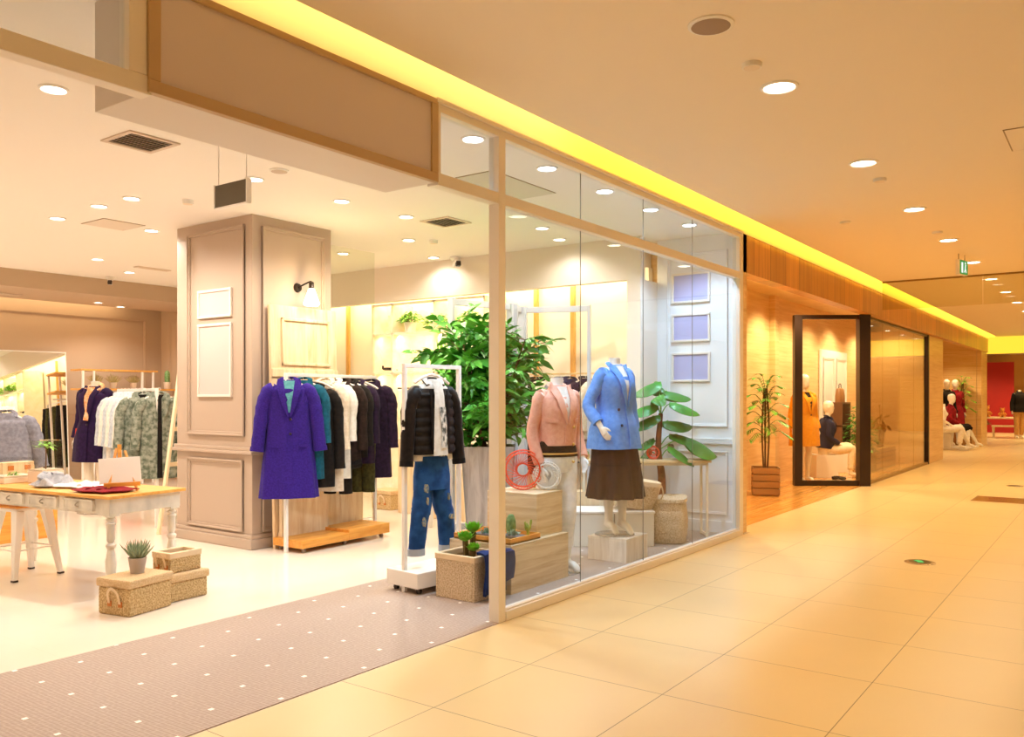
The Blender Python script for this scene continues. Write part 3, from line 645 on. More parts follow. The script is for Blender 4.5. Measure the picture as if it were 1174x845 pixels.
def trousers(name, lab, loc, f, mat, L=1.0, w=.17, turn=None, patches=None, group=None, z0=-.1, leg=.085, spread=.05, bot=.07, sc=1):
    t = thing(name, lab, 'trousers', loc, f, group, sc)
    MB().sweep([(0, 0, z0), (0, 0, z0-.04), (0, 0, z0-.15), (0, 0, z0-.26)], [(w*.9, .05), (w*.93, .055), (w, .075), (w*1.0, .075)], 24, ex=2.5).build('waist', mat, t, smooth=True)
    for s in (-1, 1):
        P = cr([(s*w*.42, 0, z0-.13, leg*.72), (s*w*.46, 0, z0-.22, leg*.97), (s*(w*.5+spread*.3), -.005, z0-.4, leg), (s*(w*.5+spread*.6), -.012, z0-L*.62, (leg+bot)/2), (s*(w*.5+spread), 0, z0-L, bot)], 6)
        MB().sweep([q[:3] for q in P], [(q[3]*(1+.03*math.sin(i*1.9)), q[3]*.78) for i, q in enumerate(P)], 18).build('leg', mat, t, smooth=True, angle=80)
        if turn:
            e = P[-1]; MB().sweep([(e[0], e[1], e[2]+.05), (e[0], e[1], e[2]-.004)], [(e[3]*1.1, e[3]*.9)]*2, 18).build('turn_up', turn, t, smooth=True)
    if patches:
        for x, z, ww, hh in patches:
            m_ = MB(); pts = []
            for i in range(10):
                a = 2*PI*i/10; pts.append((x+ww*math.cos(a)*(.8+.3*random.random()), z+hh*math.sin(a)*(.8+.3*random.random())))
            y = -.092; b0 = len(m_.v); m_.v += [(px, y, pz) for px, pz in pts]+[(px, y+.035, pz) for px, pz in pts]; m_.f.append(tuple(range(10)))
            m_.f += [(i, (i+1) % 10, (i+1) % 10+10, i+10) for i in range(10)]; m_.build('worn_patch', M('ripped_patch', 'B8AC84', .9, rgb2='5A7A9C', vs=70), t)
    MB().sweep([(0, 0, z0+.004), (0, 0, z0-.038)], [(w*.93, .056), (w*.96, .06)], 24, ex=2.5).build('waistband', mat, t, smooth=True)
    return t
# ------------------------------------------------------------------ clothes racks
def rack(name, lab, p, q, h, base=None, r=.016, square=True):
    p = Vector(p+(0,)); q = Vector(q+(0,)); t = thing(name, lab, 'clothes rack', tuple(p)); d = q-p
    for e in (Vector((0, 0, 0)), d): MB().bar(e, e+Vector((0, 0, h)), r*2).build('upright', METALW, t, bevel=.002)
    MB().bar(Vector((0, 0, h-r)), d+Vector((0, 0, h-r)), r*2).build('top_rail', METALW, t, bevel=.002)
    return t, d
# main rack A
ra, d = rack('clothes_rack', 'white metal rack holding a row of dark coats, purple one first', (5.29, 6.52), (6.6, 6.64), 1.73)
dn = d.normalized()
gA = 'hangers on the rack of dark coats'
def onA(k, dz=0): p = Vector((5.29, 6.52, 0))+d*k; return (p.x, p.y, 1.70+dz)
FB = math.atan2(-1, -.1)        # garments on the rail look back along it
FR = lambda dx, dy: math.atan2(dx, -dy)
rowA = [(.03, FR(-.62, -.78)), (.17, FR(-.85, -.52)), (.30, FR(-.75, -.66)), (.41, FR(-.9, -.45)), (.5, FR(-.9, -.4)), (.6, FR(-.85, -.5)), (.69, FR(-.9, -.4)), (.77, FR(-.9, -.4)), (.85, FR(-.9, -.4)), (.95, FR(-.8, -.6))]
names = ['purple coat', 'teal coat', 'black jacket with lilac tab', 'cream cardigan', 'white long shirt', 'dark brown fur-trimmed jacket', 'short black jacket', 'dark plum blazer', 'olive trousers', 'long dark plum coat']
for (k, f), nm in zip(rowA, names): hanger(onA(k), f, 'pale wooden hanger holding the '+nm, gA)
coat('overcoat', 'long vivid purple wool overcoat over a teal top, first on the rack', 'coat', onA(.03), rowA[0][1], PURP, 1.12, .205, .275, .085, .66, .09, TEALL, .34, nbut=2, fold=.12, seed=1, pockets=True, cuff=PURP, sw=.072)
coat('overcoat', 'teal coat hanging directly behind the purple overcoat', 'coat', onA(.17), rowA[1][1], TEAL, .95, .19, .21, .07, .6, .05, None, .2, nbut=0, seed=2)
t = coat('jacket', 'rounded black jacket with small lilac tab on the rack', 'jacket', onA(.30), rowA[2][1], BLK, 1.0, .19, .2, .09, .82, .06, WHT, .12, lapel=False, nbut=0, seed=3, z0=-.1)
MB().obox((.0, -.1, -.5), (.1, .012, .045)).build('lilac_tab', fab('lilac', '7A66C8'), t)
coat('cardigan', 'speckled cream cardigan with long sleeves on the rack', 'cardigan', onA(.41), rowA[3][1], CREAM, 1.1, .18, .2, .06, .68, .04, None, .2, False, 0, seed=4)
coat('shirt', 'long plain white shirt between cream cardigan and brown jacket', 'shirt', onA(.5), rowA[4][1], WHT, .98, .18, .19, .05, .6, .03, None, .2, False, 0, seed=5)
t = coat('jacket', 'dark brown jacket with fluffy black hem on the rack', 'jacket', onA(.6), rowA[5][1], BROWN, .82, .19, .2, .08, .7, .04, WHT, .15, False, 0, seed=6)
MB().sweep(cr([(-.2, -.02, -.9), (-.1, -.1, -.92), (0, -.11, -.93), (.1, -.1, -.91), (.2, -.02, -.89)], 4), .045, 12, ref=(0, 0, 1), fold=.1, fk=9).build('fur_hem', fab('black_fur', '16100C', b=1.0, bs=90), t, smooth=True)
coat('jacket', 'short plain black jacket in the middle right of the rack', 'jacket', onA(.69), rowA[6][1], BLK, .78, .18, .19, .07, .66, .04, None, .2, False, 0, seed=7)
coat('blazer', 'dark plum blazer before the last coat on the rack', 'jacket', onA(.77), rowA[7][1], PLUM, .85, .18, .2, .07, .64, .04, None, .2, False, 0, seed=8)
trousers('hanging_trousers', 'olive green trousers hanging between the dark plum garments', onA(.85, -.12), rowA[8][1], OLIVE, 1.0, .13, spread=.0)
trousers('hanging_trousers', 'black cropped trousers hanging below the brown jacket', onA(.55, -.5), rowA[8][1], BLK, .6, .14, spread=.02)
coat('overcoat', 'long dark plum coat, last on the rack', 'coat', onA(.95), rowA[9][1], PLUM, 1.02, .2, .23, .075, .7, .05, None, .25, True, 0, seed=9)
# low wheeled platform
t = thing('wheeled_platform', 'low honey-coloured stepped wooden platform on castors under the rack', 'platform', (5.33, 6.33, 0), .03)
MB().box(0, .62, 0, .42, .045, .12).build('deck', ORANGEW, t, bevel=.004); MB().box(.62, 1.22, 0, .42, .045, .15).build('raised_deck', ORANGEW, t, bevel=.004)
for x in (.06, .6, 1.14):
    for y in (.05, .37): MB().sweep([(x-.012, y, .022), (x+.012, y, .022)], .022, 12, ref=(0, 0, 1)).bar((x, y, .02), (x, y, .046), .014).build('castor', M('castor', '8A8078', .4), t, smooth=True)
# rack B with puffer jacket and jeans
t, dB = rack('clothes_rack', 'tall narrow white display frame with puffer jacket and jeans', (4.75, 4.46), (5.33, 4.40), 1.755, r=.016)
t = thing('castor_platform', 'low white block on castors under the narrow frame', 'platform', (4.70, 4.28, 0), -.1)
MB().box(0, .56, 0, .36, .05, .17).build('block', WHITE, t, bevel=.006)
for x in (.06, .48):
    for y in (.05, .31): MB().sweep([(x-.012, y, .022), (x+.012, y, .022)], .022, 12, ref=(0, 0, 1)).bar((x, y, .02), (x, y, .052), .014).build('castor', DARKM, t, smooth=True)
fB = FR(-.2, -1); pB = Vector((5.02, 4.42, 1.72))
hanger(tuple(pB), fB, 'pale hanger holding the black puffer jacket', w=.17)
t = coat('t_shirt', 'white t-shirt with dark ink print under the puffer jacket', 'shirt', (pB.x, pB.y, pB.z), fB, WHT, .62, .17, .2, .04, .16, .0, None, .1, False, 0, seed=2, z0=-.1, sw=.03)
inkrows = [(-.2, .17, .04, 0), (-.75, .2, .05, 0)]
m_ = MB(); patch(m_, inkrows, [(.01, -.64), (.02, -.69)], [(.1, -.64), (.11, -.69)], 4, .02, .002)
m_.build('ink_print', M('ink_print', '4E524C', .8, rgb2='E8E4DC', vs=45, stretch=(1, 1, .5)), t)
t = coat('puffer_jacket', 'black quilted puffer jacket hanging open on the narrow frame', 'jacket', (pB.x+.0, pB.y-.0, pB.z), fB, PUFF, .56, .2, .205, .075, .64, .06, WHT, .08, False, 0, gap=.07, quilt=True, seed=3, z0=-.11, sw=.058, cuff=BLK)
m_ = MB(); patch(m_, LASTROWS, [(-.01, -.3), (.0, -.4), (.01, -.5), (.0, -.62)], [(.05, -.3), (.06, -.4), (.06, -.5), (.06, -.62)], 3, .036, .002); m_.build('ink_print', MATS['ink_print'], t)
jt = trousers('ripped_jeans', 'ripped blue jeans with grey turn-ups below the puffer jacket', (pB.x-.0, pB.y-.0, 1.13), fB, DENIM, .76, .168, M('turnup_grey', 'A8B0BC', .8), [(-.11, -.34, .015, .035), (-.135, -.6, .013, .04), (.135, -.58, .02, .022), (.11, -.42, .006, .03), (-.1, -.44, .005, .03)], spread=.07, bot=.07, leg=.084)
# ------------------------------------------------------------------ baskets and boxes
def hexmesh(t, name, mat, c, bev=.008, inner=None): # c: 4 floor corners ccw + heights handled by prism
    return MB().prism(c, *inner).build(name, mat, t, bevel=bev)
def lid_box(name, lab, cat, loc, sx, sy, h, rz, lid=True, handle=True, mat=WICK, fill=None):
    t = thing(name, lab, cat, loc, rz)
    if lid:
        MB().box(0, sx, 0, sy, 0, h-.06).build('body', mat, t, bevel=.012)
        MB().box(-.012, sx+.012, -.012, sy+.012, h-.06, h).build('lid', M('woven_canvas', 'E2C49A', .8, bump=.8, bs=140, rgb2='D2B080', vs=100), t, bevel=.014)
    else:
        m_ = MB(); w = .02
        for q in ((0, sx, 0, w), (0, sx, sy-w, sy), (0, w, w, sy-w), (sx-w, sx, w, sy-w)): m_.box(*q, 0, h-.03)
        m_.box(w, sx-w, w, sy-w, 0, .02); m_.build('body', mat, t, bevel=.006)
        m_ = MB(); e = .006
        for q in ((-e, sx+e, -e, w+e), (-e, sx+e, sy-w-e, sy+e), (-e, w+e, w+e, sy-w-e), (sx-w-e, sx+e, w+e, sy-w-e)): m_.box(*q, h-.045, h)
        m_.build('canvas_rim', CANVAS, t, bevel=.006)
    if handle:                    # strap on the narrow face (local -x)
        yc = sy*.45; zc = h*.42
        for yy in (yc-.05, yc+.05): MB().box(-.008, 0, yy-.018, yy+.018, zc-.045, zc-.005).build('leather_tab', LEATHER, t, bevel=.003)
        MB().sweep(cr([(-.008, yc-.05, zc-.02), (-.025, yc-.045, zc+.05), (-.035, yc-.0, zc+.085), (-.025, yc+.045, zc+.05), (-.008, yc+.05, zc-.02)], 5), (.004, .011), 8).build('strap', CANVAS, t, smooth=True)
    return t
lid_box('storage_basket', 'large lidded woven storage box with looped handle, pot plant on it', 'basket', (3.105, 5.455, 0), .37, .30, .25, .21)
lid_box('storage_basket', 'smaller lidded woven storage box under the open basket', 'basket', (3.50, 5.60, 0), .32, .25, .2, .06, handle=False)
lid_box('open_basket', 'open rectangular woven basket on top of the smaller lidded box', 'basket', (3.52, 5.64, .202), .27, .2, .15, .08, lid=False)
def pot_succulent(lab, loc, r, h, n, ll, mat=None, sp=.9, name='potted_succulent', potmat=None, lw=.016):
    t = thing(name, lab, 'plant', loc)
    MB().lathe([(r*.72, 0), (r, h), (r*.93, h), (r*.9, h-.012), (0, h-.012)], n=28, cap=False).build('pot', potmat or M('grey_pot', 'B8ACA4', .6), t, smooth=True)
    MB().lathe([(r*.9, h-.01), (0, h-.004)], n=20, cap=False).build('soil', SOIL, t)
    m_ = MB()
    for i in range(n):
        a = i*2.4; k = (i/n)**.6; el = PI/2-sp*k; d_ = (math.cos(a)*math.cos(el), math.sin(a)*math.cos(el), math.sin(el))
        L_ = ll*(.8+.35*random.random()); p = Vector((math.cos(a)*r*.4*k, math.sin(a)*r*.4*k, h-.01)); dd = Vector(d_)
        m_.sweep([p, p+dd*L_*.4, p+dd*L_*.8+Vector((0, 0, .01)), p+dd*L_+Vector((0, 0, .018))], [lw*.6, lw*.5, lw*.3, .001], 5)
    m_.build('foliage', mat or M('succulent_grey', 'A8B494', .5, rgb2='7E9070', vs=14), t, smooth=True); return t
pot_succulent('spiky grey-green succulent in a grey pot on the large woven box', (3.28, 5.66, .252), .063, .11, 40, .12)
# basket with crested plant in front of the window frame
t = lid_box('open_basket', 'square sand-coloured open basket on the mat beside the window post', 'basket', (4.78, 3.80, .004), .34, .37, .33, 0, lid=False, handle=False, mat=STONE)
t = thing('crested_succulent', 'bright green rosette succulent with three heads growing from the square basket', 'plant', (4.95, 3.98, .02))
heads = [((-.05, .0, .40), .085), ((.07, .02, .45), .09), ((-.03, -.06, .33), .07)]
m_ = MB(); m2 = MB()
for (hx, hy, hz), R_ in heads:
    m_.sweep(cr([(0, 0, .1), (hx*.6, hy*.6, .22), (hx, hy, hz)], 5), .022, 9, fold=.12, fk=4)
    for k in range(26):
        a = k*2.4; q = k/26; el = 1.3-.95*q; dd = (math.cos(a)*math.cos(el), math.sin(a)*math.cos(el), math.sin(el)); m2.leaf((hx, hy, hz-.005), dd, R_*(.9+.4*q), .068, -.15, .12, 3)
m_.build('stem', M('succulent_stem', '6E5A30', .8, bump=.6, bs=60), t, smooth=True); m2.build('foliage', GREENL, t, smooth=True)
MB().box(-.14, .14, -.15, .16, .2, .21).build('soil', SOIL, t)
# jeans draped over the basket
t = thing('folded_jeans', 'dark blue jeans draped over the rim of the square basket', 'trousers', (4.86, 3.785, 0))
G = []
for i in range(13):
    k = i/12; row = []
    for j in range(9):
        u = j/8; x = -.06+.26*u+.03*k+.01*math.sin(5*k); z = .35-.30*max(0, (k-.15)/.85)+.008*math.sin(u*9); y = (.02-.05*min(1, k/.15)) - .012*math.sin(u*7+k*4)-.012
        row.append((x, y, z))
    G.append(row)
MB().grid(G, .022).build('leg', DENIMD, t, smooth=True)
G = [[(p[0]+.05, p[1]-.03, p[2]*.94+.01) for p in row[3:]] for row in G[:10]]
MB().grid(G, .02).build('leg', DENIMD, t, smooth=True)
# ------------------------------------------------------------------ mannequins
def remeshed(mb, name, mat, parent, vox, smooth=3):
    me = bpy.data.meshes.new(name+'_raw'); me.from_pydata(mb.v, [], mb.f); me.update()
    o = bpy.data.objects.new(name, me); COL.objects.link(o)
    md = o.modifiers.new('r', 'REMESH'); md.mode = 'VOXEL'; md.voxel_size = vox
    m2 = o.modifiers.new('s', 'SMOOTH'); m2.iterations = smooth; m2.factor = .5
    dg = bpy.context.evaluated_depsgraph_get(); nm = bpy.data.meshes.new_from_object(o.evaluated_get(dg)); nm.name = name
    o.modifiers.clear(); o.data = nm; bpy.data.meshes.remove(me)
    for p in nm.polygons: p.use_smooth = True
    nm.materials.clear(); nm.materials.append(mat); o.parent = parent; return o
SKEL = dict(hip=.92, leg=[[(-.088, 0, .9), (-.085, -.01, .5), (-.08, .02, .1)], [(.088, 0, .9), (.085, -.01, .5), (.08, .02, .1)]],
            toe=[(-.09, -.15, .02), (.09, -.15, .02)], arm=[[(-.17, 0, 1.42), (-.23, .03, 1.13), (-.25, -.03, .89)], [(.17, 0, 1.42), (.23, .03, 1.13), (.25, -.03, .89)]])
def figure(parent, sk, mat, head=False, vox=.009, lean=0, name='body', face_turn=0, heel=0):
    """one continuous body mesh; facing -y"""
    b = MB(); hz = sk['hip']; off = sk.get('off', (0, 0)); ln = sk.get('lean', 0)
    def T(z): return (off[0], off[1]-ln*max(0, z-hz), z)
    rows = [(-.08, .09, .07), (-.02, .155, .105), (.04, .172, .118), (.1, .158, .105), (.2, .118, .085), (.3, .135, .095), (.4, .15, .108), (.47, .158, .09), (.52, .15, .07), (.555, .09, .06), (.575, .056, .055), (.63, .048, .05), (.67, .05, .053)]
    P = cr([T(hz+r_[0])+(r_[1], r_[2]) for r_ in rows], 3)
    b.sweep([p[:3] for p in P], [(p[3], p[4]) for p in P], 24, ex=2.2)
    for s in (-1, 1): b.ball((T(hz+.40)[0]+s*.07, T(hz+.40)[1]-.075, hz+.40), .055, 8)
    for (h, k, a), toe in zip(sk['leg'], sk['toe']):
        h, k, a, toe = map(Vector, (h, k, a, toe)); h = h+Vector(off+(0,))
        P = [h, h.lerp(k, .3), h.lerp(k, .7), k, k.lerp(a, .3)+Vector((0, .012, 0)), k.lerp(a, .75), a]
        b.sweep(cr([tuple(p) for p in P], 3), [x[0] for x in cr([(.088,), (.084,), (.064,), (.054,), (.057,), (.04,), (.034,)], 3)], 14)
        f = (toe-a); ff = Vector((f.x, f.y, 0)).normalized()
        heelp = a-ff*.035+Vector((0, 0, -.05-heel*0))
        b.sweep(cr([tuple(a+Vector((0, 0, .01))), tuple(a+Vector((0, 0, -.035))+ff*.01), tuple(a.lerp(toe, .5)+Vector((0, 0, .006))), tuple(a.lerp(toe, .85)), tuple(toe)], 3), [(q[0], q[1]) for q in cr([(.035, .035), (.036, .04), (.036, .03), (.034, .02), (.012, .01)], 3)], 12)
        b.sweep([tuple(a), tuple(heelp)], [.033, .026], 10)
    for (s_, e, w_) in sk['arm']:
        s_, e, w_ = map(Vector, (s_, e, w_))
        P = [s_+Vector((-.05 if s_.x > 0 else .05, 0, .012)), s_, s_.lerp(e, .4), e, e.lerp(w_, .35), w_]
        b.sweep(cr([tuple(p) for p in P], 3), [x[0] for x in cr([(.045,), (.05,), (.042,), (.036,), (.036,), (.024,)], 3)], 12)
        d_ = (w_-e).normalized(); sd = sk.get('palm', None) or (Vector((0, 1, 0)) if abs(d_.y) < .7 else Vector((1, 0, 0)))
        sd = (sd-d_*sd.dot(d_)).normalized(); inn = d_.cross(sd).normalized()
        if inn.x*s_.x > 0: inn = -inn
        pc = w_+d_*.085
        b.sweep([tuple(w_), tuple(w_+d_*.04), tuple(pc)], [(.02, .024), (.036, .017), (.038, .014)], 12, ref=tuple(sd))
        for i, (o_, l_) in enumerate(((-.028, .06), (-.0095, .075), (.0095, .07), (.028, .055))):
            r0 = pc-d_*.01+sd*o_
            b.sweep([tuple(r0), tuple(r0+d_*l_*.5+inn*.006), tuple(r0+d_*l_+inn*.022)], [.0088, .0082, .0065], 8)
        th = w_+d_*.03-sd*.03; b.sweep([tuple(th), tuple(th+d_*.035-sd*.022+inn*.01), tuple(th+d_*.065-sd*.026+inn*.018)], [.012, .010, .008], 8)
    if head:
        c = Vector(T(hz+.78)); R_ = Matrix.Rotation(face_turn, 3, 'Z')
        hp = [(-.125, .03, .035), (-.11, .052, .055), (-.07, .066, .078), (-.02, .075, .092), (.03, .078, .1), (.075, .07, .092), (.11, .045, .06), (.125, .01, .015)]
        q = cr([(0, .0 if z > -.05 else -.02, z, a, d_) for z, a, d_ in hp], 3); hb = MB(); hb.sweep([p[:3] for p in q], [(p[3], p[4]) for p in q], 18)
        hb.sweep([(0, -.088, .02), (0, -.106, -.02), (0, -.09, -.028)], [.007, .012, .01], 8)
        hb.sweep([(-.02, -.083, -.055), (0, -.092, -.055), (.02, -.083, -.055)], [.004, .007, .004], 8)
        for s in (-1, 1): hb.sweep([(s*.075, .0, .02), (s*.082, .01, 0), (s*.074, .0, -.03)], [.01, .012, .007], 8)
        hb.v = [tuple(R_ @ Vector(v)+c) for v in hb.v]
        n0 = len(b.v); b.v += hb.v; b.f += [tuple(i+n0 for i in f) for f in hb.f]
    o = remeshed(b, name, mat, parent, vox)
    if not head:
        z = hz+.67; MB().lathe([(.05, 0), (.052, .006), (.0, .008)], (T(z)[0], T(z)[1], z-.004), 20, cap=False).build('neck_cap', METALW, parent, smooth=True)
    return o
def leg_tubes(t, sk, mat, r=(.105, .082, .07, .06), frac=1.0, name='trouser_leg', turn=None, slim=1):
    for (h, k, a) in sk['leg']:
        h, k, a = map(Vector, (h, k, a)); h = h+Vector(sk.get('off', (0, 0))+(0,)); e = k.lerp(a, frac)
        P = cr([tuple(h+Vector((0, 0, .03)))+(r[0],), tuple(h.lerp(k, .5))+((r[0]+r[1])/2,), tuple(k)+(r[1],), tuple(k.lerp(e, .5))+(r[2],), tuple(e)+(r[3],)], 6)
        MB().sweep([p[:3] for p in P], [p[3]*slim*(1+.035*math.sin(i*2.3)) for i, p in enumerate(P)], 18).build(name, mat, t, smooth=True, angle=80)
        if turn:
            e2 = P[-1]; MB().sweep([(e2[0], e2[1], e2[2]+.05), (e2[0], e2[1], e2[2]-.005)], [e2[3]*slim*1.12]*2, 18).build('turn_up', turn, t, smooth=True)
def hips(t, sk, mat, name='trouser_hips'):
    hz = sk['hip']; o = sk.get('off', (0, 0))
    P = cr([(o[0], o[1], hz+.14, .14, .108), (o[0], o[1], hz+.05, .182, .128), (o[0], o[1], hz-.02, .178, .122), (o[0], o[1], hz-.1, .13, .1)], 4)
    MB().sweep([p[:3] for p in P], [p[3:] for p in P], 24).build(name, mat, t, smooth=True)
def cuffarms(sk, sh=-.0, frac=.92):
    out = []
    for s_, e, w_ in sk['arm']:
        s_, e, w_ = map(Vector, (s_, e, w_)); c = -1 if s_.x > 0 else 1
        out.append([tuple(s_+Vector((c*.04, 0, .022))), tuple(s_+Vector((-c*.006, 0, .008))), tuple(s_.lerp(e, .35)+Vector((-c*.008, 0, 0))), tuple(e), tuple(e.lerp(w_, frac))])
    return out
def jrows(hz, bot, w=.0, d=.02, flare=0, off=(0, 0), ln=0):
    R_ = [(.61, .058, .058), (.58, .07, .066), (.565, .105, .07), (.54, .155, .08), (.5, .172, .098), (.42, .172, .122), (.33, .158, .118), (.2, .145, .108), (.08, .178, .13), (0, .19, .135), (-.15, .195, .14), (-.4, .2, .145), (-.7, .2, .145)]
    out = []
    for z, a, b_ in R_:
        if z < bot: break
        fl = flare*max(0, (.2-z))
        out.append((hz+z, a+(w+fl if z < .53 else .006), b_+(d+fl*.8 if z < .53 else .008)*.8, off[1]-ln*max(0, z)))
    z, a, b_ = [r for r in R_ if r[0] >= bot][-1]; fl = flare*(.2-bot)
    out.append((hz+bot, a+w+fl, b_+d*.8+fl*.8, off[1])); return out
def jacket_on(t, sk, mat, bot, w=.012, d=.02, flare=0, **kw):
    """clothes on a mannequin built by coat() in the mannequin's own frame and folded into it as parts"""
    rows = jrows(sk['hip'], bot, w, d, flare, sk.get('off', (0, 0)), sk.get('lean', 0))
    return coat('tmp', 'x', 'x', (0, 0, 0), 0, mat, rows=rows, arms=cuffarms(sk, frac=kw.pop('frac', .92)), L=rows[0][0]-rows[-1][0]+.0, z0=rows[0][0]-.02, **kw), rows
def adopt(src, t, prefix):
    for ch in list(src.children):
        ch.parent = t; ch.name = prefix+'_'+ch.name.split('.')[0]
    bpy.data.objects.remove(src)
def base_plate(t, x, y, r=.2):
    MB().lathe([(r, 0), (r, .008), (r-.01, .012), (0, .012)], (x, y, 0), 36).build('base_plate', M('brushed_steel', 'C4C0BC', .2, .8), t, smooth=True)
    MB().sweep([(x+.03, y+.03, .01), (x+.03, y+.03, .18)], .006, 8).build('support_rod', M('brushed_steel', 'C4C0BC'), t)
def mk(**kw):
    s = {k: (list(v) if isinstance(v, list) else v) for k, v in SKEL.items()}; s.update(kw); return s
# pink jacket mannequin (z is floor)
def face(cx_, cy_, tx=0, ty=0): return math.atan2(tx-cx_, -(ty-cy_))
sk = mk(toe=[(-.12, -.13, .025), (.1, -.17, .02)], leg=[[(-.088, 0, .9), (-.1, .03, .5), (-.1, .08, .1)], [(.088, 0, .9), (.07, -.05, .5), (.075, -.03, .1)]],
        arm=[[(-.17, 0, 1.42), (-.22, .04, 1.13), (-.2, -.04, .88)], [(.17, 0, 1.42), (.24, .04, 1.14), (.2, -.09, .93)]])
t = thing('dressed_mannequin', 'headless mannequin in blush pink biker jacket and white jeans beside pine boxes', 'mannequin', (6.07, 3.92, 0), FR(-.35, -.94), None, 1.045)
figure(t, sk, MANW, vox=.007); leg_tubes(t, sk, fab('white_jeans', 'FAFAFC', 'EEF0F4', b=.3, bs=25), (.1, .072, .062, .05), .72, turn=fab('white_jeans', 'F0F0F0'))
hips(t, sk, MATS['fabric_white_jeans']); base_plate(t, 0, .0, .19)
P = jrows(sk['hip'], .02, .0, .004); MB().sweep([(0, 0, sk['hip']+.2), (0, 0, sk['hip']+.1), (0, 0, sk['hip']+.03)], [(.15, .115), (.172, .125), (.187, .135)], 24).build('black_top', BLK, t, smooth=True)
MB().sweep([(0, 0, sk['hip']+.062), (0, 0, sk['hip']+.05)], [(.186, .134), (.189, .137)], 24).build('gold_chain', M('gold', 'E8C070', .3, .6), t, smooth=True)
j, rw = jacket_on(t, sk, PINK, .12, .014, .022, inner=WHT, vdepth=.3, nbut=3, seed=2, sw=.056, fold=.03, butx=.06, butmat=M('gold', 'E8C070'), pockets=True, frac=.95)
adopt(j, t, 'jacket')
# blue jacket mannequin on a plinth
woodbox('display_plinth', 'low whitewashed wooden plinth under the blue jacket mannequin', (6.93, 3.80, 0), (.42, .4, .22), 0, PLY)
sk = mk(toe=[(-.06, -.09, .015), (.05, -.17, .015)], leg=[[(-.088, 0, .92), (-.07, .0, .52), (-.045, .03, .13)], [(.088, 0, .92), (.06, -.04, .52), (.045, -.05, .13)]],
        arm=[[(-.17, 0, 1.42), (-.27, .06, 1.16), (-.26, -.08, .98)], [(.17, 0, 1.42), (.24, .02, 1.14), (.24, -.03, .9)]])
t = thing('dressed_mannequin', 'headless mannequin in sky blue jacket and dark brown midi skirt on plinth', 'mannequin', (6.90, 3.82, .22), FR(-.25, -.97), None, 1.03)
figure(t, sk, MANQ, vox=.007); base_plate(t, 0, 0, .18)
rr = [(0, 0, 1.1, .15, .11), (0, 0, .95, .2, .15), (0, 0, .75, .225, .185), (0, -.01, .58, .24, .205), (0, -.01, .34, .272, .24)]
P = cr(rr, 5); MB().sweep([p[:3] for p in P], [p[3:] for p in P], 60, fold=[.015+.1*i/(len(P)-1) for i in range(len(P))], fk=11, cap=False).build('skirt', SKIRT, t, smooth=True, angle=80)
MB().sweep([(0, -.01, .645), (0, -.01, .635)], [(.24, .206), (.242, .208)], 60, fold=.07, fk=11, cap=False).build('skirt_seam', BLK, t, smooth=True)
MB().sweep([(0, .0, .9), (0, 0, 1.22), (0, -.005, 1.4), (0, 0, 1.49), (0, 0, 1.535)], [(.17, .13), (.14, .105), (.165, .125), (.12, .08), (.058, .058)], 24).build('white_top', WHT, t, smooth=True)
j, rw = jacket_on(t, sk, BLUE, -.14, .03, .035, .14, inner=WHT, vdepth=.36, nbut=2, seed=4, sw=.064, fold=.05, frac=.8, butx=-.1, butmat=NAVY)
adopt(j, t, 'jacket')
# dark coat mannequin at the back left
sk = mk()
t = thing('dressed_mannequin', 'headless mannequin in dark purple coat with patterned orange scarf behind the table', 'mannequin', (5.68, 10.8, 0), FR(-.95, -.42), None, 1.07)
figure(t, sk, MANQ, vox=.011); base_plate(t, 0, 0, .2)
j, rw = jacket_on(t, sk, PURPD if False else fab('deep_aubergine', '2A1440', '200E34', b=.2), -.3, .035, .04, .06, inner=SCARF, vdepth=.42, nbut=1, seed=5, sw=.068, fold=.05, frac=.95)
adopt(j, t, 'coat')
hz = sk['hip']
MB().sweep(cr([(-.08, -.06, hz+.56), (-.04, .04, hz+.62), (.06, .03, hz+.61), (.08, -.06, hz+.55), (.03, -.13, hz+.42), (.0, -.17, hz+.2)], 5), [(q[0], q[1]) for q in cr([(.035, .03), (.04, .035), (.04, .035), (.035, .03), (.03, .02), (.035, .015)], 5)], 12).build('scarf', SCARF, t, smooth=True)
MB().sweep([(-.14, -.1, hz+.1), (-.15, -.11, hz-.12), (-.15, -.1, hz-.2)], [(.05, .02), (.06, .02), (.055, .02)], 12).build('orange_bag', CORAL, t, smooth=True)
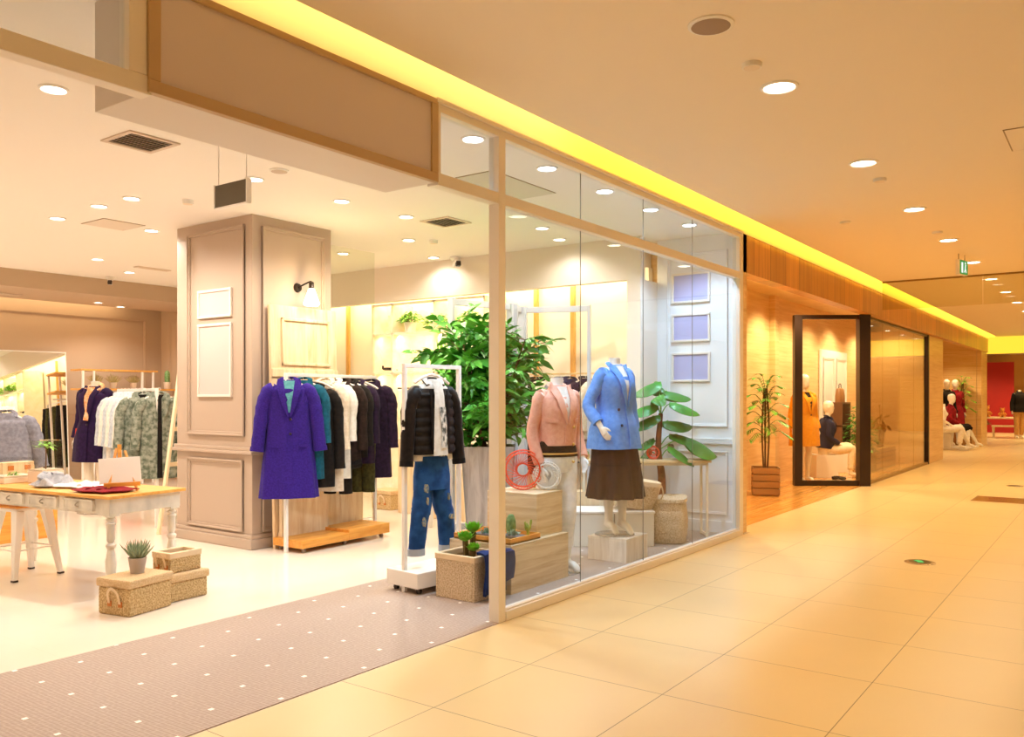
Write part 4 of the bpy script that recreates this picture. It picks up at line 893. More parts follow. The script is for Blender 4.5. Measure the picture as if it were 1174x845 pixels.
# ------------------------------------------------------------------ display window furniture
woodbox('wooden_box', 'large lower pine box in the display window carrying the succulent tray', (5.545, 4.06, .004), (.81, .66, .37), 0, PINEH)
woodbox('wooden_box', 'upper pine box with the coral wheel ornament on top', (5.76, 4.04, .376), (.38, .5, .345), 0, PINEH)
def tray_at(lab, loc, sx, sy, rz=0):
    t = thing('wooden_tray', lab, 'tray', loc, rz); MB().box(0, sx, 0, sy, 0, .012).build('bottom', TOPW, t)
    f = MB()
    for q in ((0, sx, 0, .015), (0, sx, sy-.015, sy), (0, .015, .015, sy-.015), (sx-.015, sx, .015, sy-.015)): f.box(*q, 0, .045)
    f.build('rim', ORANGEW, t, bevel=.002)
tray_at('shallow wooden tray of cacti on the lower pine box', (5.155, 3.745, .376), .40, .56)
def cactus(lab, loc, kind):
    t = thing('small_cactus' if kind != 'ros' else 'succulent_clump', lab, 'plant', loc); m_ = MB()
    if kind == 'col':
        m_.sweep(cr([(0, 0, 0, .03), (0, 0, .05, .036), (0, 0, .12, .034), (0, 0, .16, .02), (0, 0, .168, .003)], 4), [q[3] for q in cr([(0, 0, 0, .03), (0, 0, .05, .036), (0, 0, .12, .034), (0, 0, .16, .02), (0, 0, .168, .003)], 4)], 40, fold=.16, fk=9) if False else None
        Q = cr([(0, 0, 0, .03), (0, 0, .05, .036), (0, 0, .12, .034), (0, 0, .16, .02), (0, 0, .168, .003)], 4); m_.sweep([q[:3] for q in Q], [q[3] for q in Q], 40, fold=.16, fk=9)
        m_.build('body', M('cactus_green', '5E8A4A', .6, rgb2='8AAA6E', vs=30), t, smooth=True, angle=80)
    elif kind == 'pear':
        for a, b_, r_ in (((0, 0, 0), (0, 0, .05), .018), ((0, 0, .04), (-.035, 0, .09), .02), ((0, 0, .04), (.035, 0, .085), .018), ((.035, 0, .085), (.045, 0, .125), .015), ((-.035, 0, .09), (-.04, 0, .12), .013), ((0, 0, .05), (0, .01, .1), .016)):
            A_, B_ = Vector(a), Vector(b_); m_.sweep([A_, A_.lerp(B_, .5), B_, B_+(B_-A_)*.15], [(r_*.5, r_*.4), (r_, r_*.5), (r_*.8, r_*.4), (.002, .002)], 10)
        m_.build('body', M('pear_green', '7E9A3A', .6, rgb2='A8B850', vs=40), t, smooth=True)
    else:
        for k in range(40):
            a = k*2.4; q = k/40; el = 1.4-1.2*q; dd = (math.cos(a)*math.cos(el), math.sin(a)*math.cos(el), math.sin(el)); p = Vector((math.cos(a*1.7)*.035*q, math.sin(a*1.7)*.05*q, .012))
            m_.leaf(p, dd, .055, .018, -.1, .3, 3)
        m_.build('foliage', M('sage_leaf', 'A4BCA8', .6, rgb2='7E9C84', vs=20), t, smooth=True)
        MB().box(-.06, .06, -.09, .09, -.012, .022).build('slate_dish', M('slate', '6A6C70', .6), t, bevel=.004)
    return t
cactus('ribbed column cactus at the left end of the wooden tray', (5.47, 3.972, .39), 'col')
cactus('small branching prickly pear on the wooden tray', (5.49, 3.82, .39), 'pear')
cactus('pale grey-green succulent clump in a slate dish, right of the window post', (5.33, 3.85, .40), 'ros')
cactus('pale succulent clump in a slate dish, left of the window post', (5.29, 4.08, .40), 'ros')
def wheel(lab, loc, R_, mat, n=36, name='wheel_ornament', inner=.35, rz=None, lean=.06):
    t = thing(name, lab, 'ornament', loc, face(loc[0], loc[1]) if rz is None else rz); m_ = MB(); h = Vector((0, 0, R_))
    for y, rr_ in ((-.03, R_*.86), (.03, R_*.86), (0, R_)):
        pts = [(rr_*math.cos(2*PI*i/40), y, R_+.0+rr_*math.sin(2*PI*i/40)) for i in range(41)]; m_.sweep(pts, .007, 6, ref=(0, 1, 0), cap=False)
    m_.build('rim', mat, t, smooth=True)
    m_ = MB()
    for i in range(n):
        a = 2*PI*i/n; b_ = a+2.0; m_.sweep([(R_*math.cos(a), .0, R_+R_*math.sin(a)), (R_*.86*math.cos(a+.2), .03*(-1)**i, R_+R_*.86*math.sin(a+.2)), (inner*R_*math.cos(b_), 0, R_+inner*R_*math.sin(b_))], .0028, 5)
    m_.build('spokes', mat, t); return t
CORALM = M('coral_wire', 'F0562E', .4); WIREW = M('white_wire', 'F4F4F0', .4)
wheel('coral orange wire wheel ornament on the upper pine box', (5.76, 4.06, .725), .165, CORALM, 40)
wheel('white woven wire ring ornament beside the coral wheel', (5.88, 3.90, .725), .115, WIREW, 44, 'ring_ornament', .45)
bn = thing('white_bench', 'long cream display bench behind the blue jacket mannequin', 'bench', (7.63, 3.80, .004), 2.197)
MB().box(-.02, .8, -.42, 0, 0, .33).build('body', M('bench_cream', 'E6E2D4', .5), bn, bevel=.004); MB().box(-.03, .81, -.43, .01, .33, .352).build('top', WHITE, bn, bevel=.004)
t = thing('fabric_pouf', 'soft woven sand-coloured fabric basket standing near the window corner', 'basket', (8.02, 3.80, .004), .3)
Q = cr([(.0, .19, .0), (.1, .215, 0), (.25, .215, 0), (.38, .2, 0), (.44, .205, 0)], 4)
MB().sweep([(0, 0, .0)]+[(.004*math.sin(i*2), .003*math.cos(i*3), q[0]+.005) for i, q in enumerate(Q)]+[(0, 0, .40)], [(.18, .15)]+[(q[1], q[1]*.85) for q in Q]+[(.17, .14)], 40, ex=3.2, fold=.02, fk=5).build('body', STONE, t, smooth=True, angle=60)
MB().sweep([(.003*math.sin(i), 0, .42+.0*i) for i in (0,)]+[(0, 0, .452)], [(.212, .182), (.208, .178)], 40, ex=3.2, cap=False).build('rolled_rim', STONE, t, smooth=True)
t = thing('tilted_basket', 'woven basket with rope trim tipped on the bench', 'basket', (7.72, 4.08, .37), 2.197-PI/2+.2)
t.rotation_euler = (0.0, .14, 2.197+PI)
MB().sweep(cr([(0, 0, 0.0), (0, 0, .12), (0, 0, .24), (0, 0, .27)], 4), [(q[0], q[1]) for q in cr([(.2, .15), (.24, .18), (.26, .2), (.25, .19)], 4)], 40, ex=3.5).build('body', STONE, t, smooth=True, angle=60)
MB().sweep([(0, 0, .245), (0, 0, .29)], [(.268, .208), (.262, .202)], 40, ex=3.5).build('canvas_rim', CANVAS, t, smooth=True)
MB().sweep(cr([(.27, -.03, .26), (.3, -.03, .18), (.275, -.02, .08)], 4), .008, 6).build('rope', CANVAS, t, smooth=True)
# narrow console table
P0, P1 = Vector((8.47, 3.56, 0)), Vector((7.66, 4.62, 0)); dd = P1-P0; L_ = dd.length
ct = thing('console_table', 'narrow console with thin wooden top and slim cream legs', 'table', tuple(P0), math.atan2(dd.y, dd.x))
MB().box(-.03, L_+.03, -.28, .03, .80, .83).build('table_top', WOOD('light_top', 'E8CFA0', 'D4B484', .4, (1, 8, 8), 2), ct, bevel=.004)
MB().box(0, L_, -.25, 0, .77, .80).build('rail', CREAMM if False else M('cream_metal', 'E8DCC4', .5), ct)
for x in (0, L_-.02):
    for y in (-.25, -.0): MB().box(x, x+.025, y-.0125, y+.0125, 0, .78).build('leg', MATS['cream_metal'], ct, bevel=.002)
MB().box(0, .02, -.25, 0, .02, .045).build('foot_bar', MATS['cream_metal'], ct)
def onC(k, off=-.12, z=.832): p = P0+dd*k+Vector((-dd.y, dd.x, 0)).normalized()*off; return (p.x, p.y, z)
# ornate oval mirror
c_ = onC(.28); t = thing('oval_frame', 'small ornate openwork oval frame standing on the console', 'ornament', c_, face(c_[0], c_[1]))
m_ = MB(); m_.sweep([(.045*math.cos(2*PI*i/32), 0, .11+.062*math.sin(2*PI*i/32)) for i in range(33)], .005, 6, ref=(0, 1, 0), cap=False)
for i in range(18):
    a = 2*PI*i/18; cx_, cz_ = .066*math.cos(a), .11+.086*math.sin(a); m_.sweep([(cx_+.014*math.cos(2*PI*j/10), 0, cz_+.014*math.sin(2*PI*j/10)) for j in range(11)], .003, 5, ref=(0, 1, 0), cap=False)
m_.sweep([(0, .0, .01), (0, .05, .0)], .004, 6); m_.build('filigree', WIREW, t, smooth=True)
MB().obox((0, .004, .11), (.07, .003, .1)).build('mirror_glass', M('mirror_face', '9AA48A', .1, .8), t)
c_ = onC(.42); wheel('small coral wire wheel on the console behind the big leaves', c_, .07, CORALM, 24)
c_ = onC(.68); t = thing('small_picture_easel', 'small white card on a wooden easel at the console', 'easel', c_, face(c_[0], c_[1]))
MB().obox((0, 0, .13), (.16, .006, .2), 0, -.2).build('card', WHITE, t); m_ = MB(); m_.bar((-.05, -.03, 0), (0, .02, .2), .01).bar((.05, -.03, 0), (0, .02, .2), .01).bar((0, .08, 0), (0, .02, .2), .01).bar((-.07, -.035, .03), (.07, -.035, .03), .014); m_.build('stand', ORANGEW, t)
c_ = onC(.97); pot_succulent('round cactus pot on the left end of the console', (c_[0], c_[1], c_[2]), .05, .05, 30, .03, M('cactus_ball', '8AA860', .6, rgb2='5E8A4A', vs=30), name='potted_cactus', potmat=M('bowl_sand', 'C8A878', .7), lw=.03)
woodbox('wooden_box', 'small pine box glimpsed behind the brown skirt', (7.75, 4.62, .0), (.24, .24, .5), .6, PINE)
# ------------------------------------------------------------------ folding screen of open frames
pts = [Vector((6.89, 5.83, 0)), Vector((7.75, 5.6, 0)), Vector((8.1, 5.72, 0)), Vector((8.42, 4.95, 0))]
fs = thing('folding_screen', 'pale blue-grey folding screen of three tall open frames', 'folding screen', tuple(pts[0]))
FSM = M('screen_paint', 'C6CAD2', .5)
for a, b_ in zip(pts, pts[1:]):
    a = a-pts[0]; b_ = b_-pts[0]; e = (b_-a).normalized()*.04; m_ = MB(); H_ = 2.56
    for p in (a+e, b_-e): m_.bar(p+Vector((0, 0, 0)), p+Vector((0, 0, H_)), .09, .035, up=tuple(e))
    for z in (.1, H_-.04): m_.bar(a+e+Vector((0, 0, z)), b_-e+Vector((0, 0, z)), .03, .07)
    m_.build('panel_frame', FSM, fs, bevel=.003)
for p in pts[1:3]: MB().box(-.02, .02, -.02, .02, -.0, .12).build('hinge', M('hinge', 'A8A090', .4), fs, loc=tuple(p-pts[0]+Vector((0, 0, 1.9))))
# rack D behind the glass, along the recess
t, dD = rack('wall_clothes_rail', 'slim gold clothes rail in the wall recess behind the pink jacket', (8.68, 6.3), (8.68, 4.75), 1.79, r=.01)
for ch in t.children: ch.data.materials[0] = M('gold_rail', 'E8C890', .3, .3)
DG = [(5.02, CREAM, 'cream jacket', .7), (5.2, PLUM, 'plum jacket', .72), (5.42, NAVY, 'navy dress', 1.0), (5.55, GREYC, 'slate blue coat', 1.05), (5.68, CREAM, 'cream long-sleeved top', .75), (5.8, BLK, 'long black dress', 1.15), (5.92, BLK, 'black coat', 1.1), (6.05, BROWN, 'dark brown coat', 1.1), (6.17, PLUM, 'dark burgundy coat', 1.0)]
for i, (y, mt_, nm, ln) in enumerate(DG):
    hanger((8.68, y, 1.755), FR(-.5, -.86), 'pale hanger of the '+nm+' on the gold rail', 'hangers on the gold wall rail', .19)
    coat('hanging_garment', nm+' on the gold wall rail, '+['nearest the display wall', 'behind the pink jacket shoulder', 'behind the pink mannequin neck', 'beside the pink jacket sleeve', 'left of the pink mannequin', 'left of the cream top', 'next to the folding screen', 'seen through the folding screen', 'last toward the big plant'][i], 'garment', (8.68, y, 1.755), FR(-.5, -.86), mt_, ln, .18, .2, .045, .6, .03, None, .15, False, 0, seed=i)
# mirror on the back wall
t = thing('wall_mirror', 'large frameless mirror leaning on the back wall at the far left', 'mirror', (5.5, 14.33, .02)); t.rotation_euler = (-.062, 0, -.036)
MB().box(0, 1.56, 0, .02, 0, 2.22).build('glass', M('mirror_silver', 'F4F4F0', .0, 1.0), t)
m_ = MB()
for q in ((-.02, 1.575, -.02, 0), (-.02, 1.575, 2.22, 2.235), (-.02, 0, 0, 2.22), (1.56, 1.575, 0, 2.22)): m_.box(q[0], q[1], -.005, .03, q[2], q[3])
m_.build('edge_frame', METALW, t)
# ------------------------------------------------------------------ recess: gold poles and shelf units
GOLDP = WOOD('pole_wood', 'E8B060', 'D09040', .4, (8, 8, 1), 2)
for y, lab in ((5.5, 'slim upright wooden pole in the lit recess, right one seen through the window'), (6.05, 'slim upright wooden pole in the lit recess, beside the folding screen'), (9.5, 'slim upright wooden pole in the lit recess behind the glass partition'), (10.8, 'slim upright wooden pole deep in the recess near the back')):
    tag(MB().box(8.86, 8.9, y-.03, y+.03, 0, 2.9).build('upright_pole', GOLDP, bevel=.003), lab, 'pole')
LS = WOOD('shelf_birch', 'FBF0DA', 'F4E2BC', .5, (3, 3, 3), 2)
su = thing('shelf_unit', 'backlit pale birch shelf unit set in the wall recess', 'shelf', (8.5, 6.6, 0))
for y in (0, 1.62, 2.0, .85): MB().box(0, .42, y-.012, y+.012, 0 if y in (0, 2.0) else 1.2, 2.8).build('side_panel', LS, su)
MB().box(0, .03, 0, 2.0, 2.77, 2.8).build('top_edge', LS, su)
for z in (2.38, 1.83): MB().box(.0, .42, .0, 2.0, z-.012, z+.012).build('shelf', LS, su)
MB().box(0, .42, 1.62, 2.0, 0, 1.4).build('lower_cabinet', LS, su)
MB().box(.4, .42, .0, 2.0, 1.2, 2.8).build('back_panel', LS, su)
MB().sweep([(.1, .9, 1.62), (.1, 1.6, 1.62)], .01, 8).build('hanging_rod', DARKM, su)
def bushy(name, lab, loc, R_, H_, n, pot=(.08, .12), mat=GREENL, leafl=.07, leafw=.045, hang=0, potmat=None, up=.3, potshape=None):
    t = thing(name, lab, 'plant', loc)
    if pot:
        MB().lathe([(pot[0]*.75, 0), (pot[0], pot[1]), (pot[0]*.9, pot[1]), (0, pot[1]-.01)], n=20, cap=False).build('pot', potmat or M('white_pot', 'EDE4D8', .5), t, smooth=True)
    m_ = MB(); m2 = MB(); ph = pot[1] if pot else 0
    for i in range(n):
        a = random.random()*2*PI; el = random.uniform(.1, 1.4); rr_ = R_*random.uniform(.3, 1)
        p = Vector((math.cos(a)*math.cos(el)*rr_, math.sin(a)*math.cos(el)*rr_, ph+math.sin(el)*H_*random.uniform(.3, 1)-hang*rr_*random.random()))
        dd_ = Vector((math.cos(a), math.sin(a), up+random.uniform(-.5, .4)))
        m_.leaf(p, dd_, leafl*random.uniform(.7, 1.2), leafw, .4, .2, 3)
        if i % 6 == 0: m2.sweep([(0, 0, ph-.01), (p.x*.4, p.y*.4, (ph+p.z)/2), tuple(p)], .002, 4)
    m2.build('stems', STEM, t); m_.build('foliage', mat, t, smooth=True); return t
bushy('potted_herb', 'bright green leafy plant in white tub on the upper lit shelf', (8.66, 8.02, 2.393), .19, .16, 170, (.09, .14))
bushy('potted_herb', 'second bright leafy plant on the upper lit shelf beside the tall plant', (8.66, 7.5, 2.393), .26, .16, 220, (.08, .08), GREENL)
bushy('potted_herb', 'small bushy green plant nearest the big plant on the shelf', (8.66, 6.95, 2.393), .2, .16, 150, (.08, .08), GREENL)
t = thing('grass_plant', 'tall upright grassy plant on the middle lit shelf', 'plant', (8.62, 7.35, 1.845)); m_ = MB()
for i in range(38):
    a = random.random()*6.3; r_ = random.random()*.1; p = Vector((math.cos(a)*r_, math.sin(a)*r_*1.3, .05)); m_.leaf(p, (math.cos(a)*.12, math.sin(a)*.16, 1), random.uniform(.3, .45), .022, .03, .2, 4)
m_.build('foliage', GREENL, t, smooth=True); MB().lathe([(.08, 0), (.1, .07), (0, .065)], n=18).build('pot', MATS['white_pot'], t, smooth=True)
t = thing('shelf_ornament', 'small dark toy aeroplane on the middle shelf', 'ornament', (8.58, 8.35, 1.845)); MB().sweep(cr([(0, -.16, .03), (0, -.05, .045), (0, .12, .05)], 4), [.006]*4+[.022]*4+[.012], 8).build('fuselage', BLACKM, t, smooth=True); MB().obox((0, 0, .05), (.16, .05, .008)).obox((0, .12, .07), (.01, .03, .05)).build('wings', BLACKM, t)
t = thing('shelf_box', 'leaning pale board on the upper corner shelf', 'board', (8.7, 8.4, 2.393)); MB().obox((0, 0, .14), (.02, .2, .26), 0, 0, .2).build('board', CREAM, t); MB().obox((-.02, 0, .01), (.06, .2, .015)).build('foot', LS, t)
t = thing('tall_grass_plant', 'slender green grassy plant standing behind the puffer jacket', 'plant', (7.3, 6.5, 0)); m_ = MB()
for i in range(26):
    a = random.random()*6.3; m_.leaf((math.cos(a)*.04, math.sin(a)*.04, .8), (math.cos(a)*.1, math.sin(a)*.1, 1), random.uniform(.35, .62), .03, .05, .2, 5)
m_.build('foliage', GREENL, t, smooth=True); MB().lathe([(.07, 0), (.1, .8), (.085, .8), (0, .78)], n=18).build('pot', MATS['white_pot'], t, smooth=True)
lid_box('storage_basket', 'small woven box with tan label on the floor under the shelves', 'basket', (8.05, 7.8, 0), .3, .36, .26, 0, handle=True)
woodbox('wooden_counter', 'pale pine side block of the shelving behind the rack', (8.05, 7.35, 0), (.16, .5, .95), 0, PINE)
woodbox('wooden_counter', 'low pine drawer block behind the ripped jeans', (7.95, 6.6, 0), (.2, .6, .62), 0, PINE)
# ------------------------------------------------------------------ big plants
t = thing('tall_planter', 'tall tapered grey weathered wood planter behind the window post', 'planter', (6.87, 5.27, 0), .62)
m_ = MB(); b0 = [(-.2, -.2), (.2, -.2), (.2, .2), (-.2, .2)]; m_.v = [(x, y, 0) for x, y in b0]+[(x*1.32, y*1.32, 1.0) for x, y in b0]+[(x*1.22, y*1.22, 1.0) for x, y in b0]+[(x*1.18, y*1.18, .93) for x, y in b0]
m_.f = [(3, 2, 1, 0)]+[(i, (i+1) % 4, (i+1) % 4+4, i+4) for i in range(4)]+[(i+4, (i+1) % 4+4, (i+1) % 4+8, i+8) for i in range(4)]+[(i+8, (i+1) % 4+8, (i+1) % 4+12, i+12) for i in range(4)]+[(12, 13, 14, 15)]
m_.build('body', GREYW, t, bevel=.004)
m_ = MB()
for i in range(4):
    a = Vector(m_b if False else (b0[i][0], b0[i][1], 0)); c = Vector((b0[i][0]*1.32, b0[i][1]*1.32, 1.0)); m_.bar(a, c, .016)
m_.build('corner_strip', M('strip_grey', '8A8078', .5), t)
MB().box(-.22, .22, -.22, .22, .92, .935).build('soil', SOIL, t)
t = thing('ficus_tree', 'large dense leafy green shrub growing from the tall grey planter', 'plant', (6.87, 5.27, .93))
random.seed(21); st = MB(); lf = MB(); tips = []
for i in range(7):
    a = i*0.9+.3; p = [(math.cos(a)*.05, math.sin(a)*.05, 0)]; h = random.uniform(.85, 1.36); sp_ = random.uniform(.1, .4)
    for k in range(1, 5): p.append((math.cos(a)*(.05+sp_*k/4)+random.uniform(-.03, .03), math.sin(a)*(.05+sp_*k/4)+random.uniform(-.03, .03), h*k/4))
    Q = cr(p, 4); st.sweep(Q, [.018*(1-.7*j/len(Q)) for j in range(len(Q))], 7)
    for k in range(34):
        j = random.randint(2, len(Q)-1); o_ = Vector(Q[j]); aa = random.random()*6.28; ln_ = random.uniform(.22, .58)*(1.2-.5*(o_.z/1.5)); el = random.uniform(-.1, .9)
        d_ = Vector((math.cos(aa)*math.cos(el), math.sin(aa)*math.cos(el), math.sin(el))); e = o_+d_*ln_-Vector((RX, RY, 0))*.12*(o_.z/1.4)
        st.sweep([tuple(o_), tuple(o_.lerp(e, .5)+Vector((0, 0, .02))), tuple(e)], [.005, .004, .002], 5)
        for q in range(10):
            pp = o_.lerp(e, .2+.8*q/9); sd = 1 if q % 2 else -1; perp = Vector((-d_.y, d_.x, 0)).normalized()*sd
            dl = (d_*.6+perp*random.uniform(.3, 1)+Vector((0, 0, random.uniform(-.7, .6))))
            lf.leaf(pp, dl, random.uniform(.11, .18), random.uniform(.055, .085), .35, .22, 4, random.uniform(-.9, .9))
        lf.leaf(e, d_+Vector((0, 0, .1)), .12, .05, .3, .2, 4)
st.build('stems', STEM, t, smooth=True); lf.build('foliage', GREEN, t, smooth=True)
# big-leaf plant behind the console
t = thing('elephant_ear_plant', 'exotic plant with broad drooping leaves behind the console', 'plant', (8.28, 4.02, 0))
MB().lathe([(.13, 0), (.17, .42), (.155, .42), (0, .4)], n=24, cap=False).build('pot', M('pot_sand', 'C8AE88', .7), t, smooth=True)
st = MB(); Q = cr([(0, 0, .38), (.02, .0, .65), (-.02, .02, .95), (0, 0, 1.32)], 5); st.sweep(Q, [.05*(1-.55*j/len(Q)) for j in range(len(Q))], 10, fold=.1, fk=3)
st.build('trunk', M('fibrous_trunk', '8A4A2A', .9, bump=1, bs=40, rgb2='5A4020', vs=10), t, smooth=True)
lf = MB(); pt = MB(); random.seed(5)
def bigleaf(o_, tip, w_, droop=.35, seg=9):
    o_ = Vector(o_); d_ = Vector(tip)-o_; L2 = d_.length; d_.normalize(); x = d_.cross(Vector((0, 0, 1))).normalized(); n_ = x.cross(d_); G = []
    for i in range(seg+1):
        u = i/seg; ww = w_*.5*(math.sin(PI*(.12+.88*u))**.7 if u < .98 else .03); c = o_+d_*(L2*(u-.12))-n_*(droop*L2*u*u)
        G.append([tuple(c+x*ww*s_*.8-n_*abs(s_)**1.5*ww*.75+n_*(.012*math.cos(i*PI) if abs(s_) in (1/3, 2/3) else 0)) for s_ in (-1, -2/3, -1/3, 0, 1/3, 2/3, 1)])
    lf.grid(G, .002)
# leaves placed around the trunk: (direction px-like sideways, depth, height, length)
rt = Vector((RX, RY, 0)); fw_ = Vector((FX, FY, 0))
LV = [(-.04, 0, 1.66, -.36, 1.62, .3), (.05, .1, 1.56, .38, 1.6, .28), (-.08, -.05, 1.42, -.40, 1.42, .28), (.12, -.08, 1.44, .44, 1.42, .26), (-.06, -.02, 1.3, -.40, 1.26, .28), (.05, 0, 1.24, .36, 1.3, .32), (-.02, -.14, 1.52, -.16, 1.50, .26), (.14, 0, 1.10, .52, 1.10, .26), (.3, -.05, 1.06, .66, .98, .4), (-.1, 0, 1.05, -.3, 1.0, .2), (.1, -.1, .96, .40, .86, .2), (-.12, .1, .92, -.32, .8, .2), (.0, .12, 1.62, .1, 1.58, .24)]
for a0, dp, z0_, a1, z1_, w_ in LV:
    o_ = rt*a0+fw_*dp+Vector((0, 0, z0_)); e = rt*a1+fw_*dp*1.5+Vector((0, 0, z1_)); bigleaf(tuple(o_), tuple(e), w_)
    pt.sweep(cr([(0, 0, min(z0_-.12, 1.3)), tuple(o_*.5+Vector((0, 0, z0_*.5-.03))), tuple(o_.lerp(e, .1))], 4), .006, 6)
lf.build('foliage', M('big_leaf_green', '3E9A2E', .35, rgb2='1E6A2A', vs=2.5), t, smooth=True); pt.build('leaf_stalks', GREEN, t, smooth=True)
# ------------------------------------------------------------------ work table and stool, left
tb = thing('work_table', 'long work table with honey wood top and worn cream turned legs', 'table', (3.30, 6.08, 0), .13)
WORN = M('worn_white_paint', 'EDE6D8', .55, rgb2='D2CCC0', vs=7, stretch=(1, 1, .5))
TLn = 2.0; TW = .70
MB().box(0, TW, 0, TLn, .735, .76).build('table_top', TOPW, tb, bevel=.004)
MB().box(.03, TW-.03, .035, .055, .615, .735).box(.03, .05, .055, TLn-.035, .615, .735).box(TW-.05, TW-.03, .055, TLn-.035, .615, .735).box(.03, TW-.03, TLn-.055, TLn-.035, .615, .735).build('apron', WORN, tb, bevel=.002)
prof = [(.036, .735), (.036, .60), (.022, .59), (.034, .575), (.022, .56), (.036, .545), (.028, .52), (.03, .42), (.02, .40), (.036, .385), (.036, .37), (.024, .35), (.04, .26), (.034, .12), (.022, .0)]
for x, y in ((.075, .08), (TW-.075, .08), (.075, TLn-.08), (TW-.075, TLn-.08)):
    m_ = MB(); m_.lathe(prof[::-1], (x, y, 0), 20); m_.box(x-.042, x+.042, y-.042, y+.042, .6, .735); m_.build('leg', WORN, tb, smooth=True)
for k in range(4):
    y0_ = .2+k*.44; dr = MB().box(.014, .03, y0_, y0_+.36, .635, .72).build('drawer', WORN, tb, bevel=.003)
    f = MB()
    for q in ((y0_, y0_+.36, .635, .647), (y0_, y0_+.36, .708, .72), (y0_, y0_+.012, .635, .72), (y0_+.348, y0_+.36, .635, .72)): f.box(.006, .014, q[0], q[1], q[2], q[3])
    f.build('drawer_moulding', WORN, dr); MB().sweep(cr([(.012, y0_+.18, .695), (-.01, y0_+.18, .685), (-.01, y0_+.18, .67), (.012, y0_+.18, .66)], 3), .006, 8).build('handle', M('pewter', 'B8B0A4', .35, .5), dr, smooth=True)
def onT(x, y, z=.762): return tuple(tb.matrix_basis @ Vector((x, y, z)))
st_ = thing('metal_stool', 'white metal stool with wooden seat tucked beside the table', 'stool', (3.32, 7.48, 0), .15)
MB().box(-.16, .16, -.16, .16, .585, .6).build('seat', ORANGEW, st_, bevel=.02); MB().box(-.15, .15, -.15, .15, .55, .585).build('seat_pan', METALW, st_, bevel=.015)
for sx_ in (-1, 1):
    for sy_ in (-1, 1):
        A_ = Vector((sx_*.12, sy_*.12, .56)); B_ = Vector((sx_*.2, sy_*.2, .0)); lg = MB(); n0 = 0
        for k, (p, w_) in enumerate(((A_, .075), (B_, .035))):
            lg.v += [(p.x-w_/2, p.y-w_/2, p.z), (p.x+w_/2, p.y-w_/2, p.z), (p.x+w_/2, p.y+w_/2, p.z), (p.x-w_/2, p.y+w_/2, p.z)]
        lg.f = [(0, 1, 2, 3), (7, 6, 5, 4)]+[(i, i+4, (i+1) % 4+4, (i+1) % 4) for i in range(4)]
        l_ = lg.build('leg', METALW, st_, bevel=.006); MB().box(B_.x-.02, B_.x+.02, B_.y-.02, B_.y+.02, 0, .015).build('rubber_foot', BLACKM, l_)
m_ = MB()
for z in (.24,):
    q = .12+(.08*(1-z/.56)); c4 = [(-q, -q, z), (q, -q, z), (q, q, z), (-q, q, z)]
    for i in range(4): m_.bar(c4[i], c4[(i+1) % 4], .012)
m_.build('stretcher', METALW, st_)
# easel with blank board
e0 = onT(.30, .28); ez = thing('table_easel', 'blank white board on a small wooden easel, on the table corner', 'easel', e0, FR(-.42, -.9))
MB().obox((0, -.01, .16), (.30, .012, .20), 0, -.22, -.04).build('board', M('board_white', 'F4EEE8', .5), ez, bevel=.002)
m_ = MB(); m_.bar((-.09, -.06, 0), (-.02, .06, .33), .02, .012).bar((.12, -.06, 0), (.04, .06, .31), .02, .012).bar((0, .16, 0), (0, .05, .32), .02, .012).bar((-.12, -.075, .055), (.14, -.075, .055), .022, .03).bar((0, .03, .24), (0, .06, .36), .03, .012); m_.build('stand', ORANGEW, ez, bevel=.002)
# cloths on the table
def cloth(name, lab, cat, c, sx, sy, h, mat, rz, seed=0, curl=0):
    t_ = thing(name, lab, cat, c, rz); G = []; rnd = random.Random(seed)
    a1, a2, a3 = rnd.random()*6, rnd.random()*6, rnd.random()*6
    for i in range(17):
        row = []
        for j in range(17):
            u, v = i/16*2-1, j/16*2-1; e = max(0, 1-max(abs(u), abs(v))**6)
            z = .012+h*e*(.45+.3*math.sin(5*u+a1+2*v)+.25*math.sin(8*v+a2-3*u)); row.append((u*sx/2*(1+.12*math.sin(3*v+a3)), v*sy/2*(1+.12*math.sin(4*u+a1)), max(.008, z)))
        G.append(row)
    MB().grid(G, .006).build('cloth', mat, t_, smooth=True)
    for q in range(2):
        P = cr([(-sx*.35, sy*(.1-.3*q), h*.5+.01), (-sx*.1, sy*(.2-.3*q), h*.95), (sx*.15, sy*(.02-.2*q), h*.8), (sx*.4, sy*(.1-.1*q), h*.35)], 5)
        MB().sweep(P, [(.022+.008*math.sin(i*.9), .014) for i in range(len(P))], 10).build('fold', mat, t_, smooth=True)
cloth('folded_scarf', 'rumpled pale grey scarf lying on the work table', 'scarf', onT(.25, 1.06), .28, .26, .11, SCARFG, .2, 3)
cloth('folded_shirt', 'white and grey garment spread on the table beside the grey scarf', 'clothing', onT(.32, .74), .3, .34, .03, M('soft_white', 'F0ECEC', .8), .2, 5)
cloth('folded_trousers', 'wine red cloth laid along the edge of the work table', 'clothing', onT(.22, .34), .34, .44, .022, REDF, .1, 8)
